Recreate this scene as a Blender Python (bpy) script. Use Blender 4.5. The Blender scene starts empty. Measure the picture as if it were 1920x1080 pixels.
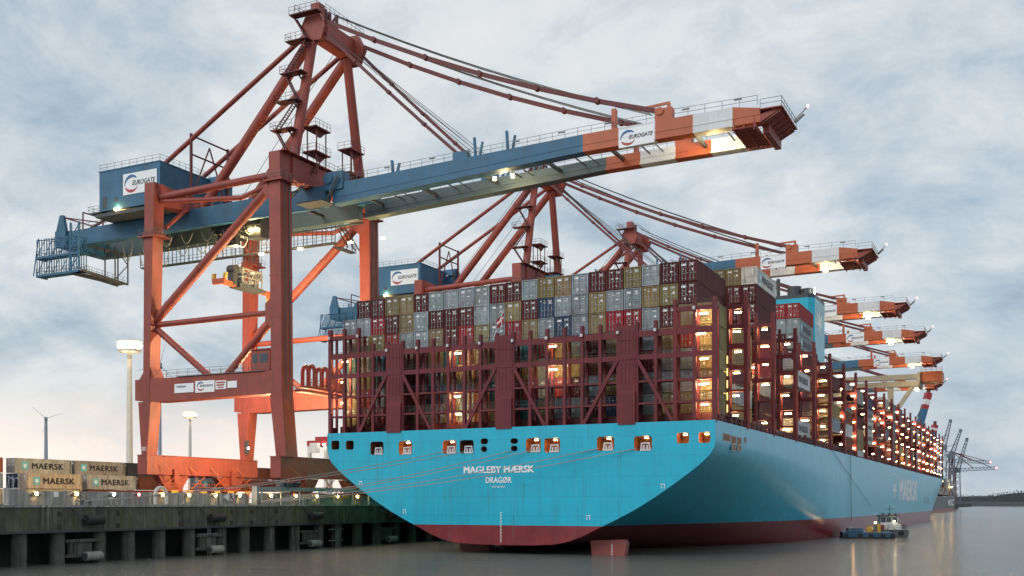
import bpy, math, random
from mathutils import Vector, Matrix
random.seed(7)
C = bpy.context.scene.collection
sc = bpy.context.scene
R = math.radians

# ------------------------------------------------------------------ camera
cam = bpy.data.cameras.new('camera'); camo = bpy.data.objects.new('camera', cam); C.objects.link(camo)
camo.location = (64.82, -150.43, 7.215); camo.rotation_euler = (R(90), 0, 0.526725)
cam.sensor_width = 36; cam.lens = 40.37; cam.shift_x = 0.1429; cam.shift_y = 0.2099
cam.clip_start = 0.5; cam.clip_end = 40000
sc.camera = camo
sc.view_settings.view_transform = 'Standard'; sc.view_settings.look = 'None'
sc.view_settings.exposure = 0.12; sc.view_settings.gamma = 1
sc.cycles.use_denoising = True
sc.cycles.max_bounces = 6; sc.cycles.diffuse_bounces = 3; sc.cycles.glossy_bounces = 3
sc.cycles.sample_clamp_indirect = 4; sc.cycles.sample_clamp_direct = 30

# ------------------------------------------------------------------ sky and sun
SUN_AZ, SUN_EL = R(205), R(32)      # azimuth clockwise from +Y
def make_world():
    w = bpy.data.worlds.new('World'); sc.world = w; w.use_nodes = True
    nt = w.node_tree; N = nt.nodes; L = nt.links; N.clear()
    def n(t, **k):
        x = N.new(t)
        for a, b in k.items(): setattr(x, a, b)
        return x
    def mth(op, a, b=None, c=None, clamp=False):
        x = n('ShaderNodeMath', operation=op); x.use_clamp = clamp
        for i, v in enumerate((a, b, c)):
            if v is None: continue
            if isinstance(v, (int, float)): x.inputs[i].default_value = v
            else: L.new(v, x.inputs[i])
        return x.outputs[0]
    out = n('ShaderNodeOutputWorld'); bg = n('ShaderNodeBackground')
    bg.inputs['Strength'].default_value = 0.1
    sky = n('ShaderNodeTexSky', sky_type='NISHITA', sun_disc=False)
    sky.sun_elevation = SUN_EL; sky.sun_rotation = SUN_AZ; sky.air_density = 1.2; sky.dust_density = 2.0
    tc = n('ShaderNodeTexCoord'); sep = n('ShaderNodeSeparateXYZ'); L.new(tc.outputs['Generated'], sep.inputs[0])
    x, y, z = sep.outputs
    zc = mth('MAXIMUM', z, 0.0)
    den = mth('ADD', zc, 0.42)
    # flat cloud deck: direction projected onto a plane overhead
    comb = n('ShaderNodeCombineXYZ'); L.new(mth('DIVIDE', x, den), comb.inputs[0]); L.new(mth('DIVIDE', y, den), comb.inputs[1])
    def noise(scale, detail, rough, off, dist=0.0):
        m = n('ShaderNodeMapping'); m.inputs['Location'].default_value = off; L.new(comb.outputs[0], m.inputs[0])
        t = n('ShaderNodeTexNoise'); t.inputs['Scale'].default_value = scale; t.inputs['Detail'].default_value = detail
        t.inputs['Roughness'].default_value = rough; t.inputs['Distortion'].default_value = dist
        L.new(m.outputs[0], t.inputs['Vector']); return t.outputs['Fac']
    big = noise(2.0, 7, 0.55, (3.1, 1.7, 0), 0.3)
    fine = noise(6.5, 9, 0.66, (0.4, 5.2, 0), 0.3)
    mixv = mth('ADD', mth('MULTIPLY', big, 0.58), mth('MULTIPLY', fine, 0.42))
    ramp = n('ShaderNodeValToRGB'); L.new(mixv, ramp.inputs[0])
    e = ramp.color_ramp.elements
    e[0].position = 0.37; e[0].color = (3.2, 4.0, 4.9, 1)
    e[1].position = 0.635; e[1].color = (7.9, 8.0, 8.0, 1)
    for p, c in ((0.43, (4.3, 5.2, 6.0, 1)), (0.475, (5.3, 6.0, 6.6, 1)), (0.52, (6.3, 6.8, 7.15, 1)), (0.565, (7.3, 7.6, 7.7, 1))):
        q = ramp.color_ramp.elements.new(p); q.color = c
    # part of the clear sky shows through the veil
    mx = n('ShaderNodeMix', data_type='RGBA'); mx.inputs[0].default_value = 0.9
    L.new(sky.outputs[0], mx.inputs[6]); L.new(ramp.outputs[0], mx.inputs[7])
    # glow of the low evening light over the land
    sd = Vector((-math.sin(R(52)), math.cos(R(52)), 0)).normalized()
    dotv = mth('ADD', mth('MULTIPLY', x, sd.x), mth('MULTIPLY', y, sd.y))
    az = n('ShaderNodeMapRange'); az.inputs[1].default_value = 0.6; az.inputs[2].default_value = 1.0; L.new(dotv, az.inputs[0])
    lowr = n('ShaderNodeMapRange'); lowr.inputs[1].default_value = 0.13; lowr.inputs[2].default_value = 0.0
    lowr.interpolation_type = 'SMOOTHSTEP'; L.new(mth('ADD', zc, mth('MULTIPLY', mth('SUBTRACT', fine, 0.5), 0.14)), lowr.inputs[0])
    glow = mth('MULTIPLY', az.outputs[0], lowr.outputs[0])
    mg = n('ShaderNodeMix', data_type='RGBA'); L.new(glow, mg.inputs[0]); L.new(mx.outputs[2], mg.inputs[6])
    mg.inputs[7].default_value = (10.6, 9.1, 8.0, 1)
    # bluer, darker bank low over the river
    sd2 = Vector((math.sin(R(4)), math.cos(R(4)), 0))
    dot2 = mth('ADD', mth('MULTIPLY', x, sd2.x), mth('MULTIPLY', y, sd2.y))
    az2 = n('ShaderNodeMapRange'); az2.inputs[1].default_value = 0.9; az2.inputs[2].default_value = 1.0; L.new(dot2, az2.inputs[0])
    low2 = n('ShaderNodeMapRange'); low2.inputs[1].default_value = 0.26; low2.inputs[2].default_value = 0.04; L.new(zc, low2.inputs[0])
    md = n('ShaderNodeMix', data_type='RGBA'); L.new(mth('MULTIPLY', mth('MULTIPLY', az2.outputs[0], low2.outputs[0]), 0.38), md.inputs[0])
    L.new(mg.outputs[2], md.inputs[6]); md.inputs[7].default_value = (2.9, 4.1, 5.4, 1)
    # the unseen sky behind the viewer (towards -Y) is brightened to light the transom
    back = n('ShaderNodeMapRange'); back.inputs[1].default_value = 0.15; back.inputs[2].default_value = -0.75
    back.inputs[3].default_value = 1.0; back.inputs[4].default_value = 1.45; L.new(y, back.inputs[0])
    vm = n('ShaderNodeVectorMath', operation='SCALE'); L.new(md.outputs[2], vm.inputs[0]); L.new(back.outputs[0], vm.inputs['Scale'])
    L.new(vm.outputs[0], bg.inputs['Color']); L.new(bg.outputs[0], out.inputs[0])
make_world()
sun = bpy.data.lights.new('sun', 'SUN'); suno = bpy.data.objects.new('sun', sun); C.objects.link(suno)
sun.energy = 0.9; sun.angle = R(25); sun.color = (1, 0.96, 0.9)
suno.location = (0, -300, 300)
sdir = Vector((math.sin(SUN_AZ) * math.cos(SUN_EL), math.cos(SUN_AZ) * math.cos(SUN_EL), math.sin(SUN_EL)))
suno.rotation_euler = (-sdir).to_track_quat('-Z', 'Y').to_euler()

# ------------------------------------------------------------------ materials
M = {}
def mat(name, col=None, rough=0.5, metal=0.0, var=0.18, streak=0.25, grime=(0.10, 0.07, 0.05), scale=1.0, objcol=False,
        bump=0.0, spec=0.5, rust=0.0, coat=0.0):
    m = bpy.data.materials.new(name); m.use_nodes = True; nt = m.node_tree; N = nt.nodes; L = nt.links
    b = N['Principled BSDF']
    b.inputs['Roughness'].default_value = rough; b.inputs['Metallic'].default_value = metal
    b.inputs['Specular IOR Level'].default_value = spec
    if coat: b.inputs['Coat Weight'].default_value = coat; b.inputs['Coat Roughness'].default_value = 0.15
    geo = N.new('ShaderNodeNewGeometry')
    def noise(sx, sy, sz, det=5, rg=0.6):
        mp = N.new('ShaderNodeMapping'); mp.inputs['Scale'].default_value = (sx * scale, sy * scale, sz * scale)
        L.new(geo.outputs['Position'], mp.inputs[0])
        t = N.new('ShaderNodeTexNoise'); t.inputs['Scale'].default_value = 1; t.inputs['Detail'].default_value = det
        t.inputs['Roughness'].default_value = rg; L.new(mp.outputs[0], t.inputs['Vector']); return t
    if objcol:
        oi = N.new('ShaderNodeObjectInfo'); base = oi.outputs['Color']
    else:
        rgb = N.new('ShaderNodeRGB'); rgb.outputs[0].default_value = (*col, 1); base = rgb.outputs[0]
    # broad fading of the paint
    t1 = noise(0.35, 0.35, 0.35)
    mr = N.new('ShaderNodeMapRange'); mr.inputs[1].default_value = 0.3; mr.inputs[2].default_value = 0.7
    mr.inputs[3].default_value = 1 - var; mr.inputs[4].default_value = 1 + var; L.new(t1.outputs['Fac'], mr.inputs[0])
    sv = N.new('ShaderNodeVectorMath'); sv.operation = 'SCALE'; L.new(base, sv.inputs[0]); L.new(mr.outputs[0], sv.inputs['Scale'])
    cur = sv.outputs[0]
    if streak:
        t2 = noise(1.6, 1.6, 0.09, 6, 0.65)
        r2 = N.new('ShaderNodeMapRange'); r2.inputs[1].default_value = 0.46; r2.inputs[2].default_value = 0.70
        r2.inputs[4].default_value = streak; L.new(t2.outputs['Fac'], r2.inputs[0])
        mx = N.new('ShaderNodeMix'); mx.data_type = 'RGBA'; L.new(r2.outputs[0], mx.inputs[0]); L.new(cur, mx.inputs[6])
        mx.inputs[7].default_value = (*grime, 1); cur = mx.outputs[2]
    if rust:
        t3 = noise(1.1, 1.1, 0.7, 8, 0.7)
        r3 = N.new('ShaderNodeMapRange'); r3.inputs[1].default_value = 0.53; r3.inputs[2].default_value = 0.66
        r3.inputs[4].default_value = rust; L.new(t3.outputs['Fac'], r3.inputs[0])
        mx = N.new('ShaderNodeMix'); mx.data_type = 'RGBA'; L.new(r3.outputs[0], mx.inputs[0]); L.new(cur, mx.inputs[6])
        mx.inputs[7].default_value = (0.13, 0.045, 0.02, 1); cur = mx.outputs[2]
    L.new(cur, b.inputs['Base Color'])
    if bump:
        t4 = noise(2, 2, 2, 4)
        bp = N.new('ShaderNodeBump'); bp.inputs['Strength'].default_value = bump; bp.inputs['Distance'].default_value = 0.08
        L.new(t4.outputs['Fac'], bp.inputs['Height']); L.new(bp.outputs[0], b.inputs['Normal'])
    M[name] = m; return m
def emit(name, col, s):
    m = bpy.data.materials.new(name); m.use_nodes = True; b = m.node_tree.nodes['Principled BSDF']
    b.inputs['Base Color'].default_value = (*col, 1)
    b.inputs['Emission Color'].default_value = (*col, 1); b.inputs['Emission Strength'].default_value = s
    M[name] = m; return m
mat('crane_red', (0.28, 0.052, 0.036), 0.55, var=0.18, streak=0.45, grime=(0.11, 0.03, 0.028), rust=0.12)
mat('stay_red', (0.12, 0.019, 0.021), 0.6, var=0.1, streak=0.1)
mat('crane_blue', (0.028, 0.125, 0.225), 0.55, var=0.18, streak=0.4, grime=(0.04, 0.07, 0.09))
mat('stripe_orange', (0.42, 0.088, 0.026), 0.45, var=0.1, streak=0.15)
mat('stripe_white', (0.62, 0.64, 0.66), 0.5, var=0.06, streak=0.25, grime=(0.35, 0.33, 0.3))
mat('sign_white', (0.78, 0.8, 0.82), 0.4, var=0.03, streak=0.06, grime=(0.5, 0.5, 0.5))
mat('dark_steel', (0.05, 0.055, 0.06), 0.55, var=0.2, streak=0.1)
mat('rail_grey', (0.12, 0.13, 0.14), 0.5, var=0.1, streak=0)
mat('galv', (0.33, 0.35, 0.36), 0.45, metal=0.3, var=0.12, streak=0.1)
mat('rope', (0.30, 0.28, 0.26), 0.8, var=0.1, streak=0)
mat('wire', (0.07, 0.07, 0.075), 0.6, var=0.1, streak=0)
mat('ink', (0.02, 0.022, 0.028), 0.5, var=0, streak=0)
mat('logo_blue', (0.03, 0.12, 0.3), 0.5, var=0, streak=0)
mat('logo_red', (0.4, 0.05, 0.05), 0.5, var=0, streak=0)
mat('maersk_blue', (0.14, 0.47, 0.52), 0.5, var=0.05, streak=0.1)
mat('white', (0.82, 0.84, 0.85), 0.5, var=0.03, streak=0.1, grime=(0.5, 0.45, 0.4))
mat('deck_red', (0.105, 0.02, 0.022), 0.55, var=0.2, streak=0.35, grime=(0.05, 0.02, 0.02), rust=0.2)
mat('bridge_red', (0.14, 0.024, 0.032), 0.6, spec=0.3, var=0.15, streak=0.35, grime=(0.07, 0.025, 0.025), rust=0.15)
mat('cont', rough=0.65, spec=0.25, var=0.2, streak=0.5, grime=(0.08, 0.055, 0.04), rust=0.5, objcol=True, scale=1.5)
mat('cont_dark', (0.03, 0.025, 0.022), 0.7)
mat('rudder_red', (0.26, 0.055, 0.045), 0.45, var=0.1, streak=0.25)
mat('black_rubber', (0.018, 0.018, 0.02), 0.6, var=0.3, streak=0)
mat('roller_grey', (0.27, 0.265, 0.245), 0.6, var=0.25, streak=0.4)
mat('cream', (0.36, 0.325, 0.25), 0.5, var=0.08, streak=0.2)
mat('ship_black', (0.035, 0.045, 0.055), 0.45, var=0.15, streak=0.2)
mat('barge_blue', (0.02, 0.10, 0.2), 0.45, var=0.2, streak=0.3)
mat('boat_grey', (0.10, 0.11, 0.13), 0.45, var=0.15, streak=0.3)
mat('glass', (0.03, 0.05, 0.07), 0.08, var=0, streak=0)
mat('yellow', (0.62, 0.38, 0.04), 0.5, var=0.1, streak=0.2)
mat('red', (0.32, 0.02, 0.025), 0.5, var=0.1, streak=0.1)
mat('mast_white', (0.62, 0.6, 0.56), 0.5, var=0.06, streak=0.2)
mat('turbine_grey', (0.3, 0.34, 0.4), 0.5, var=0.03, streak=0)
mat('port_inside', (0.22, 0.075, 0.03), 0.6, var=0.3, streak=0.3)
mat('asphalt', (0.06, 0.06, 0.06), 0.9, var=0.25, streak=0)
mat('wood_haze', (0.05, 0.058, 0.062), 0.9, var=0.35, streak=0)  # haze of distance is put into the bluish colour of the wood
mat('embankment', (0.05, 0.06, 0.06), 0.9, var=0.3, streak=0)
mat('girder_grey', (0.06, 0.095, 0.11), 0.55, var=0.15, streak=0.3, grime=(0.09, 0.09, 0.08))
emit('lamp_warm', (1.0, 0.66, 0.27), 150)
emit('lamp_small', (1.0, 0.62, 0.18), 110)
emit('lamp_dim', (1.0, 0.60, 0.22), 75)
emit('lamp_bright', (1.0, 0.72, 0.34), 210)
emit('lamp_white', (1.0, 0.93, 0.75), 30)
emit('lamp_flood', (1.0, 0.78, 0.42), 11)
emit('lamp_crane', (1.0, 0.68, 0.25), 130)
emit('lamp_red', (1.0, 0.12, 0.1), 15)

def tweak_hull():
    """cyan above the boot-top, red-brown below; plate seams and a faint waviness of the plating"""
    m = mat('hull_paint', (0.008, 0.40, 0.57), 0.28, spec=0.45, var=0.08, streak=0.3, grime=(0.03, 0.21, 0.30), coat=0.0)
    nt = m.node_tree; N = nt.nodes; L = nt.links; b = N['Principled BSDF']
    src = b.inputs['Base Color'].links[0].from_socket
    geo = N.new('ShaderNodeNewGeometry'); sp = N.new('ShaderNodeSeparateXYZ'); L.new(geo.outputs['Position'], sp.inputs[0])
    gt = N.new('ShaderNodeMath'); gt.operation = 'LESS_THAN'; gt.inputs[1].default_value = 4.05; L.new(sp.outputs[2], gt.inputs[0])
    nz = N.new('ShaderNodeTexNoise'); nz.inputs['Scale'].default_value = 0.35; nz.inputs['Detail'].default_value = 6
    L.new(geo.outputs['Position'], nz.inputs['Vector'])
    rr = N.new('ShaderNodeValToRGB'); L.new(nz.outputs['Fac'], rr.inputs[0])
    rr.color_ramp.elements[0].color = (0.155, 0.018, 0.026, 1); rr.color_ramp.elements[1].color = (0.235, 0.032, 0.04, 1)
    rr.color_ramp.elements[0].position = 0.35; rr.color_ramp.elements[1].position = 0.7
    mx = N.new('ShaderNodeMix'); mx.data_type = 'RGBA'; L.new(gt.outputs[0], mx.inputs[0]); L.new(src, mx.inputs[6]); L.new(rr.outputs[0], mx.inputs[7])
    # welded plate seams
    cb = N.new('ShaderNodeCombineXYZ')
    ad = N.new('ShaderNodeMath'); ad.operation = 'ADD'; L.new(sp.outputs[0], ad.inputs[0]); L.new(sp.outputs[1], ad.inputs[1])
    L.new(ad.outputs[0], cb.inputs[0]); L.new(sp.outputs[2], cb.inputs[1])
    br = N.new('ShaderNodeTexBrick'); br.inputs['Scale'].default_value = 1; br.inputs['Brick Width'].default_value = 11
    br.inputs['Row Height'].default_value = 2.7; br.inputs['Mortar Size'].default_value = 0.035; L.new(cb.outputs[0], br.inputs['Vector'])
    m2 = N.new('ShaderNodeMix'); m2.data_type = 'RGBA'; m2.blend_type = 'MULTIPLY'
    m2.inputs[7].default_value = (0.8, 0.8, 0.8, 1)
    mm = N.new('ShaderNodeMath'); mm.operation = 'MULTIPLY'; mm.inputs[1].default_value = 0.9; L.new(br.outputs['Fac'], mm.inputs[0])
    L.new(mm.outputs[0], m2.inputs[0]); L.new(mx.outputs[2], m2.inputs[6])
    # rust runs and scuffs
    mp = N.new('ShaderNodeMapping'); mp.inputs['Scale'].default_value = (1.1, 0.5, 0.07); L.new(geo.outputs['Position'], mp.inputs[0])
    rn = N.new('ShaderNodeTexNoise'); rn.inputs['Scale'].default_value = 1; rn.inputs['Detail'].default_value = 7; rn.inputs['Roughness'].default_value = .7; L.new(mp.outputs[0], rn.inputs['Vector'])
    r1 = N.new('ShaderNodeMapRange'); r1.inputs[1].default_value = 0.57; r1.inputs[2].default_value = 0.68; r1.inputs[4].default_value = 0.38; L.new(rn.outputs['Fac'], r1.inputs[0])
    m3 = N.new('ShaderNodeMix'); m3.data_type = 'RGBA'; L.new(r1.outputs[0], m3.inputs[0]); L.new(m2.outputs[2], m3.inputs[6]); m3.inputs[7].default_value = (0.05, 0.10, 0.13, 1)
    mp = N.new('ShaderNodeMapping'); mp.inputs['Scale'].default_value = (0.12, 0.12, 0.9); L.new(geo.outputs['Position'], mp.inputs[0])
    sn = N.new('ShaderNodeTexNoise'); sn.inputs['Scale'].default_value = 1; sn.inputs['Detail'].default_value = 8; sn.inputs['Roughness'].default_value = .75; L.new(mp.outputs[0], sn.inputs['Vector'])
    r2 = N.new('ShaderNodeMapRange'); r2.inputs[1].default_value = 0.6; r2.inputs[2].default_value = 0.7; r2.inputs[4].default_value = 0.35; L.new(sn.outputs['Fac'], r2.inputs[0])
    m4 = N.new('ShaderNodeMix'); m4.data_type = 'RGBA'; L.new(r2.outputs[0], m4.inputs[0]); L.new(m3.outputs[2], m4.inputs[6]); m4.inputs[7].default_value = (0.03, 0.12, 0.17, 1)
    L.new(m4.outputs[2], b.inputs['Base Color'])
    bn = N.new('ShaderNodeTexNoise'); bn.inputs['Scale'].default_value = 0.16; bn.inputs['Detail'].default_value = 2
    L.new(geo.outputs['Position'], bn.inputs['Vector'])
    bp = N.new('ShaderNodeBump'); bp.inputs['Strength'].default_value = 0.25; bp.inputs['Distance'].default_value = 0.35
    L.new(bn.outputs['Fac'], bp.inputs['Height']); L.new(bp.outputs[0], b.inputs['Normal'])
tweak_hull()

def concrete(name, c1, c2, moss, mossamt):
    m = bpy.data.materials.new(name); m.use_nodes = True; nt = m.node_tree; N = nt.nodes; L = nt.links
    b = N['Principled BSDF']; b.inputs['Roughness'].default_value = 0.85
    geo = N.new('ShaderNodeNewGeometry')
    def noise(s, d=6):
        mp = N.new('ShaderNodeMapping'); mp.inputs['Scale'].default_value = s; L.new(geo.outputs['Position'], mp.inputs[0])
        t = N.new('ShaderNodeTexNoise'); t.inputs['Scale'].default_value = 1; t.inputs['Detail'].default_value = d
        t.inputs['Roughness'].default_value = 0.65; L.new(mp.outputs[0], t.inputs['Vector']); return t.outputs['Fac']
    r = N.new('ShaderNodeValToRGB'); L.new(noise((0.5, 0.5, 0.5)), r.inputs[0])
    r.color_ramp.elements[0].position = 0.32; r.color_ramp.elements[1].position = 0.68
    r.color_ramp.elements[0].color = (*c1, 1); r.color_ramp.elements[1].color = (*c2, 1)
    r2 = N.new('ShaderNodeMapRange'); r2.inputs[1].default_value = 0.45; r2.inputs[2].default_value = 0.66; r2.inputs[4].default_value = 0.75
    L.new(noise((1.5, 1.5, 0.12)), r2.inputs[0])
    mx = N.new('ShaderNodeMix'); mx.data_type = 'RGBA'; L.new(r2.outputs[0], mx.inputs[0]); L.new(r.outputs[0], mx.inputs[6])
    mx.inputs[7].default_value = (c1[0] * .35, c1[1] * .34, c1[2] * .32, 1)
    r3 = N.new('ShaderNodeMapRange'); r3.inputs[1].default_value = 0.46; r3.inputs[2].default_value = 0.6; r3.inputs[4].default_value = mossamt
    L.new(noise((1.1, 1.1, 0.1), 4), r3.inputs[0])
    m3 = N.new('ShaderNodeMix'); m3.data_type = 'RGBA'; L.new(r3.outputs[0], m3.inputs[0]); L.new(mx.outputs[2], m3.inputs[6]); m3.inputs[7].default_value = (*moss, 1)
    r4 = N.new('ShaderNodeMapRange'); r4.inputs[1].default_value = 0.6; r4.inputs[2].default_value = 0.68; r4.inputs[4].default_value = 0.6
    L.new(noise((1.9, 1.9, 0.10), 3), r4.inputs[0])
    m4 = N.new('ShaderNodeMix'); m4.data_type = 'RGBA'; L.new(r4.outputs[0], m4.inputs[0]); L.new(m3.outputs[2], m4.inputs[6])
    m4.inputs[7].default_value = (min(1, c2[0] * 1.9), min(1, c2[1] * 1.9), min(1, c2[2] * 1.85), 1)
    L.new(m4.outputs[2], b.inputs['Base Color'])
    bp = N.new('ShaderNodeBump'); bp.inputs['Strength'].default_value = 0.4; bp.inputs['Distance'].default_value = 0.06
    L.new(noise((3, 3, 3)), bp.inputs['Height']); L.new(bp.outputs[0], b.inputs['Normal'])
    M[name] = m
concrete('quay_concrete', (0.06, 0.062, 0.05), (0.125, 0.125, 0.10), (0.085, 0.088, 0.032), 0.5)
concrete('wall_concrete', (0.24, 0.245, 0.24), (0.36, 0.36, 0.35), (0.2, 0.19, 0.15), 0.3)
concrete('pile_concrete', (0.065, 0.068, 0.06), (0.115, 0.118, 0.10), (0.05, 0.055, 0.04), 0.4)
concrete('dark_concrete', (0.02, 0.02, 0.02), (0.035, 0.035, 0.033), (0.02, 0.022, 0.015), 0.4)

def water_mat():
    m = bpy.data.materials.new('water'); m.use_nodes = True; nt = m.node_tree; N = nt.nodes; L = nt.links
    b = N['Principled BSDF']; b.inputs['Roughness'].default_value = 0.12; b.inputs['IOR'].default_value = 1.33
    geo = N.new('ShaderNodeNewGeometry')
    def noise(s, d, rg=0.6, rot=0.45):
        mp = N.new('ShaderNodeMapping'); mp.inputs['Scale'].default_value = s; mp.inputs['Rotation'].default_value = (0, 0, rot)
        L.new(geo.outputs['Position'], mp.inputs[0])
        t = N.new('ShaderNodeTexNoise'); t.inputs['Scale'].default_value = 1; t.inputs['Detail'].default_value = d
        t.inputs['Roughness'].default_value = rg; L.new(mp.outputs[0], t.inputs['Vector']); return t.outputs['Fac']
    r = N.new('ShaderNodeValToRGB'); L.new(noise((0.02, 0.05, 1), 5), r.inputs[0])
    r.color_ramp.elements[0].color = (0.095, 0.097, 0.086, 1); r.color_ramp.elements[1].color = (0.165, 0.168, 0.155, 1)
    L.new(r.outputs[0], b.inputs['Base Color'])
    bp = N.new('ShaderNodeBump'); bp.inputs['Strength'].default_value = 1.0; bp.inputs['Distance'].default_value = 0.38
    L.new(noise((0.35, 1.3, 1), 8, 0.72), bp.inputs['Height'])
    bp3 = N.new('ShaderNodeBump'); bp3.inputs['Strength'].default_value = 0.9; bp3.inputs['Distance'].default_value = 0.8
    L.new(noise((0.10, 0.34, 1), 5, 0.62, 0.35), bp3.inputs['Height']); L.new(bp.outputs[0], bp3.inputs['Normal'])
    bp2 = N.new('ShaderNodeBump'); bp2.inputs['Strength'].default_value = 0.35; bp2.inputs['Distance'].default_value = 1.2
    L.new(noise((0.03, 0.09, 1), 4, 0.6, 0.6), bp2.inputs['Height']); L.new(bp3.outputs[0], bp2.inputs['Normal'])
    L.new(bp2.outputs[0], b.inputs['Normal'])
    M['water'] = m
water_mat()

# ------------------------------------------------------------------ mesh helpers
class MB:
    def __init__(s): s.v = []; s.f = []; s.m = []
    def add(s, vs, fs, mi=0):
        o = len(s.v); s.v += [tuple(p) for p in vs]
        for f in fs: s.f.append([o + i for i in f]); s.m.append(mi)
        return s
    def box(s, x0, x1, y0, y1, z0, z1, mi=0):
        return s.add([(x, y, z) for z in (z0, z1) for y in (y0, y1) for x in (x0, x1)],
                     [(0, 2, 3, 1), (4, 5, 7, 6), (0, 1, 5, 4), (2, 6, 7, 3), (0, 4, 6, 2), (1, 3, 7, 5)], mi)
    def beam(s, p, q, w, h=None, mi=0, up=(0, 0, 1), w2=None, h2=None):
        p = Vector(p); q = Vector(q); h = h or w; w2 = w2 or w; h2 = h2 or h; d = (q - p)
        if d.length < 1e-6: return s
        d.normalize(); u = Vector(up)
        if abs(d.dot(u)) > 0.98: u = Vector((0, 1, 0))
        a = d.cross(u).normalized(); b = a.cross(d).normalized()
        vs = [p - a * w / 2 - b * h / 2, p + a * w / 2 - b * h / 2, p + a * w / 2 + b * h / 2, p - a * w / 2 + b * h / 2,
              q - a * w2 / 2 - b * h2 / 2, q + a * w2 / 2 - b * h2 / 2, q + a * w2 / 2 + b * h2 / 2, q - a * w2 / 2 + b * h2 / 2]
        return s.add(vs, [(0, 1, 2, 3), (7, 6, 5, 4), (0, 4, 5, 1), (1, 5, 6, 2), (2, 6, 7, 3), (3, 7, 4, 0)], mi)
    def tube(s, p, q, r, n=10, r2=None, mi=0, caps=True):
        p = Vector(p); q = Vector(q); r2 = r if r2 is None else r2; d = (q - p).normalized()
        u = Vector((0, 0, 1)) if abs(d.z) < 0.9 else Vector((0, 1, 0))
        a = d.cross(u).normalized(); b = a.cross(d)
        vs = []
        for c, rr in ((p, r), (q, r2)):
            for i in range(n):
                t = 2 * math.pi * i / n; vs.append(c + a * math.cos(t) * rr + b * math.sin(t) * rr)
        fs = [(i, (i + 1) % n, n + (i + 1) % n, n + i) for i in range(n)]
        if caps: fs += [tuple(range(n))[::-1], tuple(range(n, 2 * n))]
        return s.add(vs, fs, mi)
    def path(s, pts, r, n=6, mi=0):
        for a, b in zip(pts, pts[1:]): s.tube(a, b, r, n, mi=mi)
        return s
    def prism(s, poly, axis, a, b, mi=0):
        """poly: list of 2D points in the plane normal to axis, extruded from a to b"""
        def P(u, v, w): return {'x': (w, u, v), 'y': (u, w, v), 'z': (u, v, w)}[axis]
        n = len(poly)
        vs = [P(u, v, a) for u, v in poly] + [P(u, v, b) for u, v in poly]
        fs = [tuple(range(n)), tuple(range(2 * n - 1, n - 1, -1))] + [(i, n + i, n + (i + 1) % n, (i + 1) % n) for i in range(n)]
        return s.add(vs, fs, mi)
    def rail(s, pts, h=1.1, step=1.8, t=0.05, mi=0):
        for a, b in zip(pts, pts[1:]):
            a = Vector(a); b = Vector(b); n = max(1, int((b - a).length / step))
            for i in range(n + 1):
                p = a.lerp(b, i / n); s.beam(p, p + Vector((0, 0, h)), t, mi=mi)
            for k in (0.5, 1.0): s.beam(a + Vector((0, 0, h * k)), b + Vector((0, 0, h * k)), t, mi=mi)
        return s
    def stair(s, p, q, w=0.8, side=(0, 1, 0), n=10, mi=0):
        p = Vector(p); q = Vector(q); sd = Vector(side).normalized() * w / 2
        for k in (-1, 1): s.beam(p + sd * k, q + sd * k, 0.08, 0.22, mi=mi)
        for i in range(1, n):
            c = p.lerp(q, i / n); s.beam(c - sd, c + sd, 0.2, 0.05, mi=mi)
        return s
    def build(s, name, m, parent=None, origin=(0, 0, 0), smooth=False):
        o0 = Vector(origin)
        me = bpy.data.meshes.new(name); me.from_pydata([tuple(Vector(p) - o0) for p in s.v], [], s.f)
        ms = m if isinstance(m, (list, tuple)) else [m]
        for x in ms: me.materials.append(M[x])
        if len(ms) > 1: me.polygons.foreach_set('material_index', s.m)
        if smooth:
            me.polygons.foreach_set('use_smooth', [True] * len(me.polygons)); me.set_sharp_from_angle(angle=R(35))
        me.update()
        o = bpy.data.objects.new(name, me); C.objects.link(o)
        if parent is not None: o.parent = parent
        else: o.location = o0
        return o
def tag(o, label, cat=None, group=None):
    o['label'] = label
    if cat: o['category'] = cat
    if group: o['group'] = group
    return o
def thing(name, label, cat, loc=(0, 0, 0), group=None):
    o = bpy.data.objects.new(name, None); o.empty_display_size = 1; C.objects.link(o); o.location = loc
    return tag(o, label, cat, group)
def dup(root, loc, label, group=None):
    r = root.copy(); C.objects.link(r); r.location = loc; r['label'] = label
    if group: r['group'] = group
    for ch in list(root.children):
        c = ch.copy(); C.objects.link(c); c.parent = r
        for g in ch.children:
            d = g.copy(); C.objects.link(d); d.parent = c
    return r
def structure(o): o['kind'] = 'structure'; return o
def point_light(name, loc, energy, col, parent=None, radius=0.4):
    l = bpy.data.lights.new(name, 'POINT'); l.energy = energy; l.color = col; l.shadow_soft_size = radius
    o = bpy.data.objects.new(name, l); C.objects.link(o); o.location = loc
    if parent is not None: o.parent = parent
    return o
_tc = {}
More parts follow.
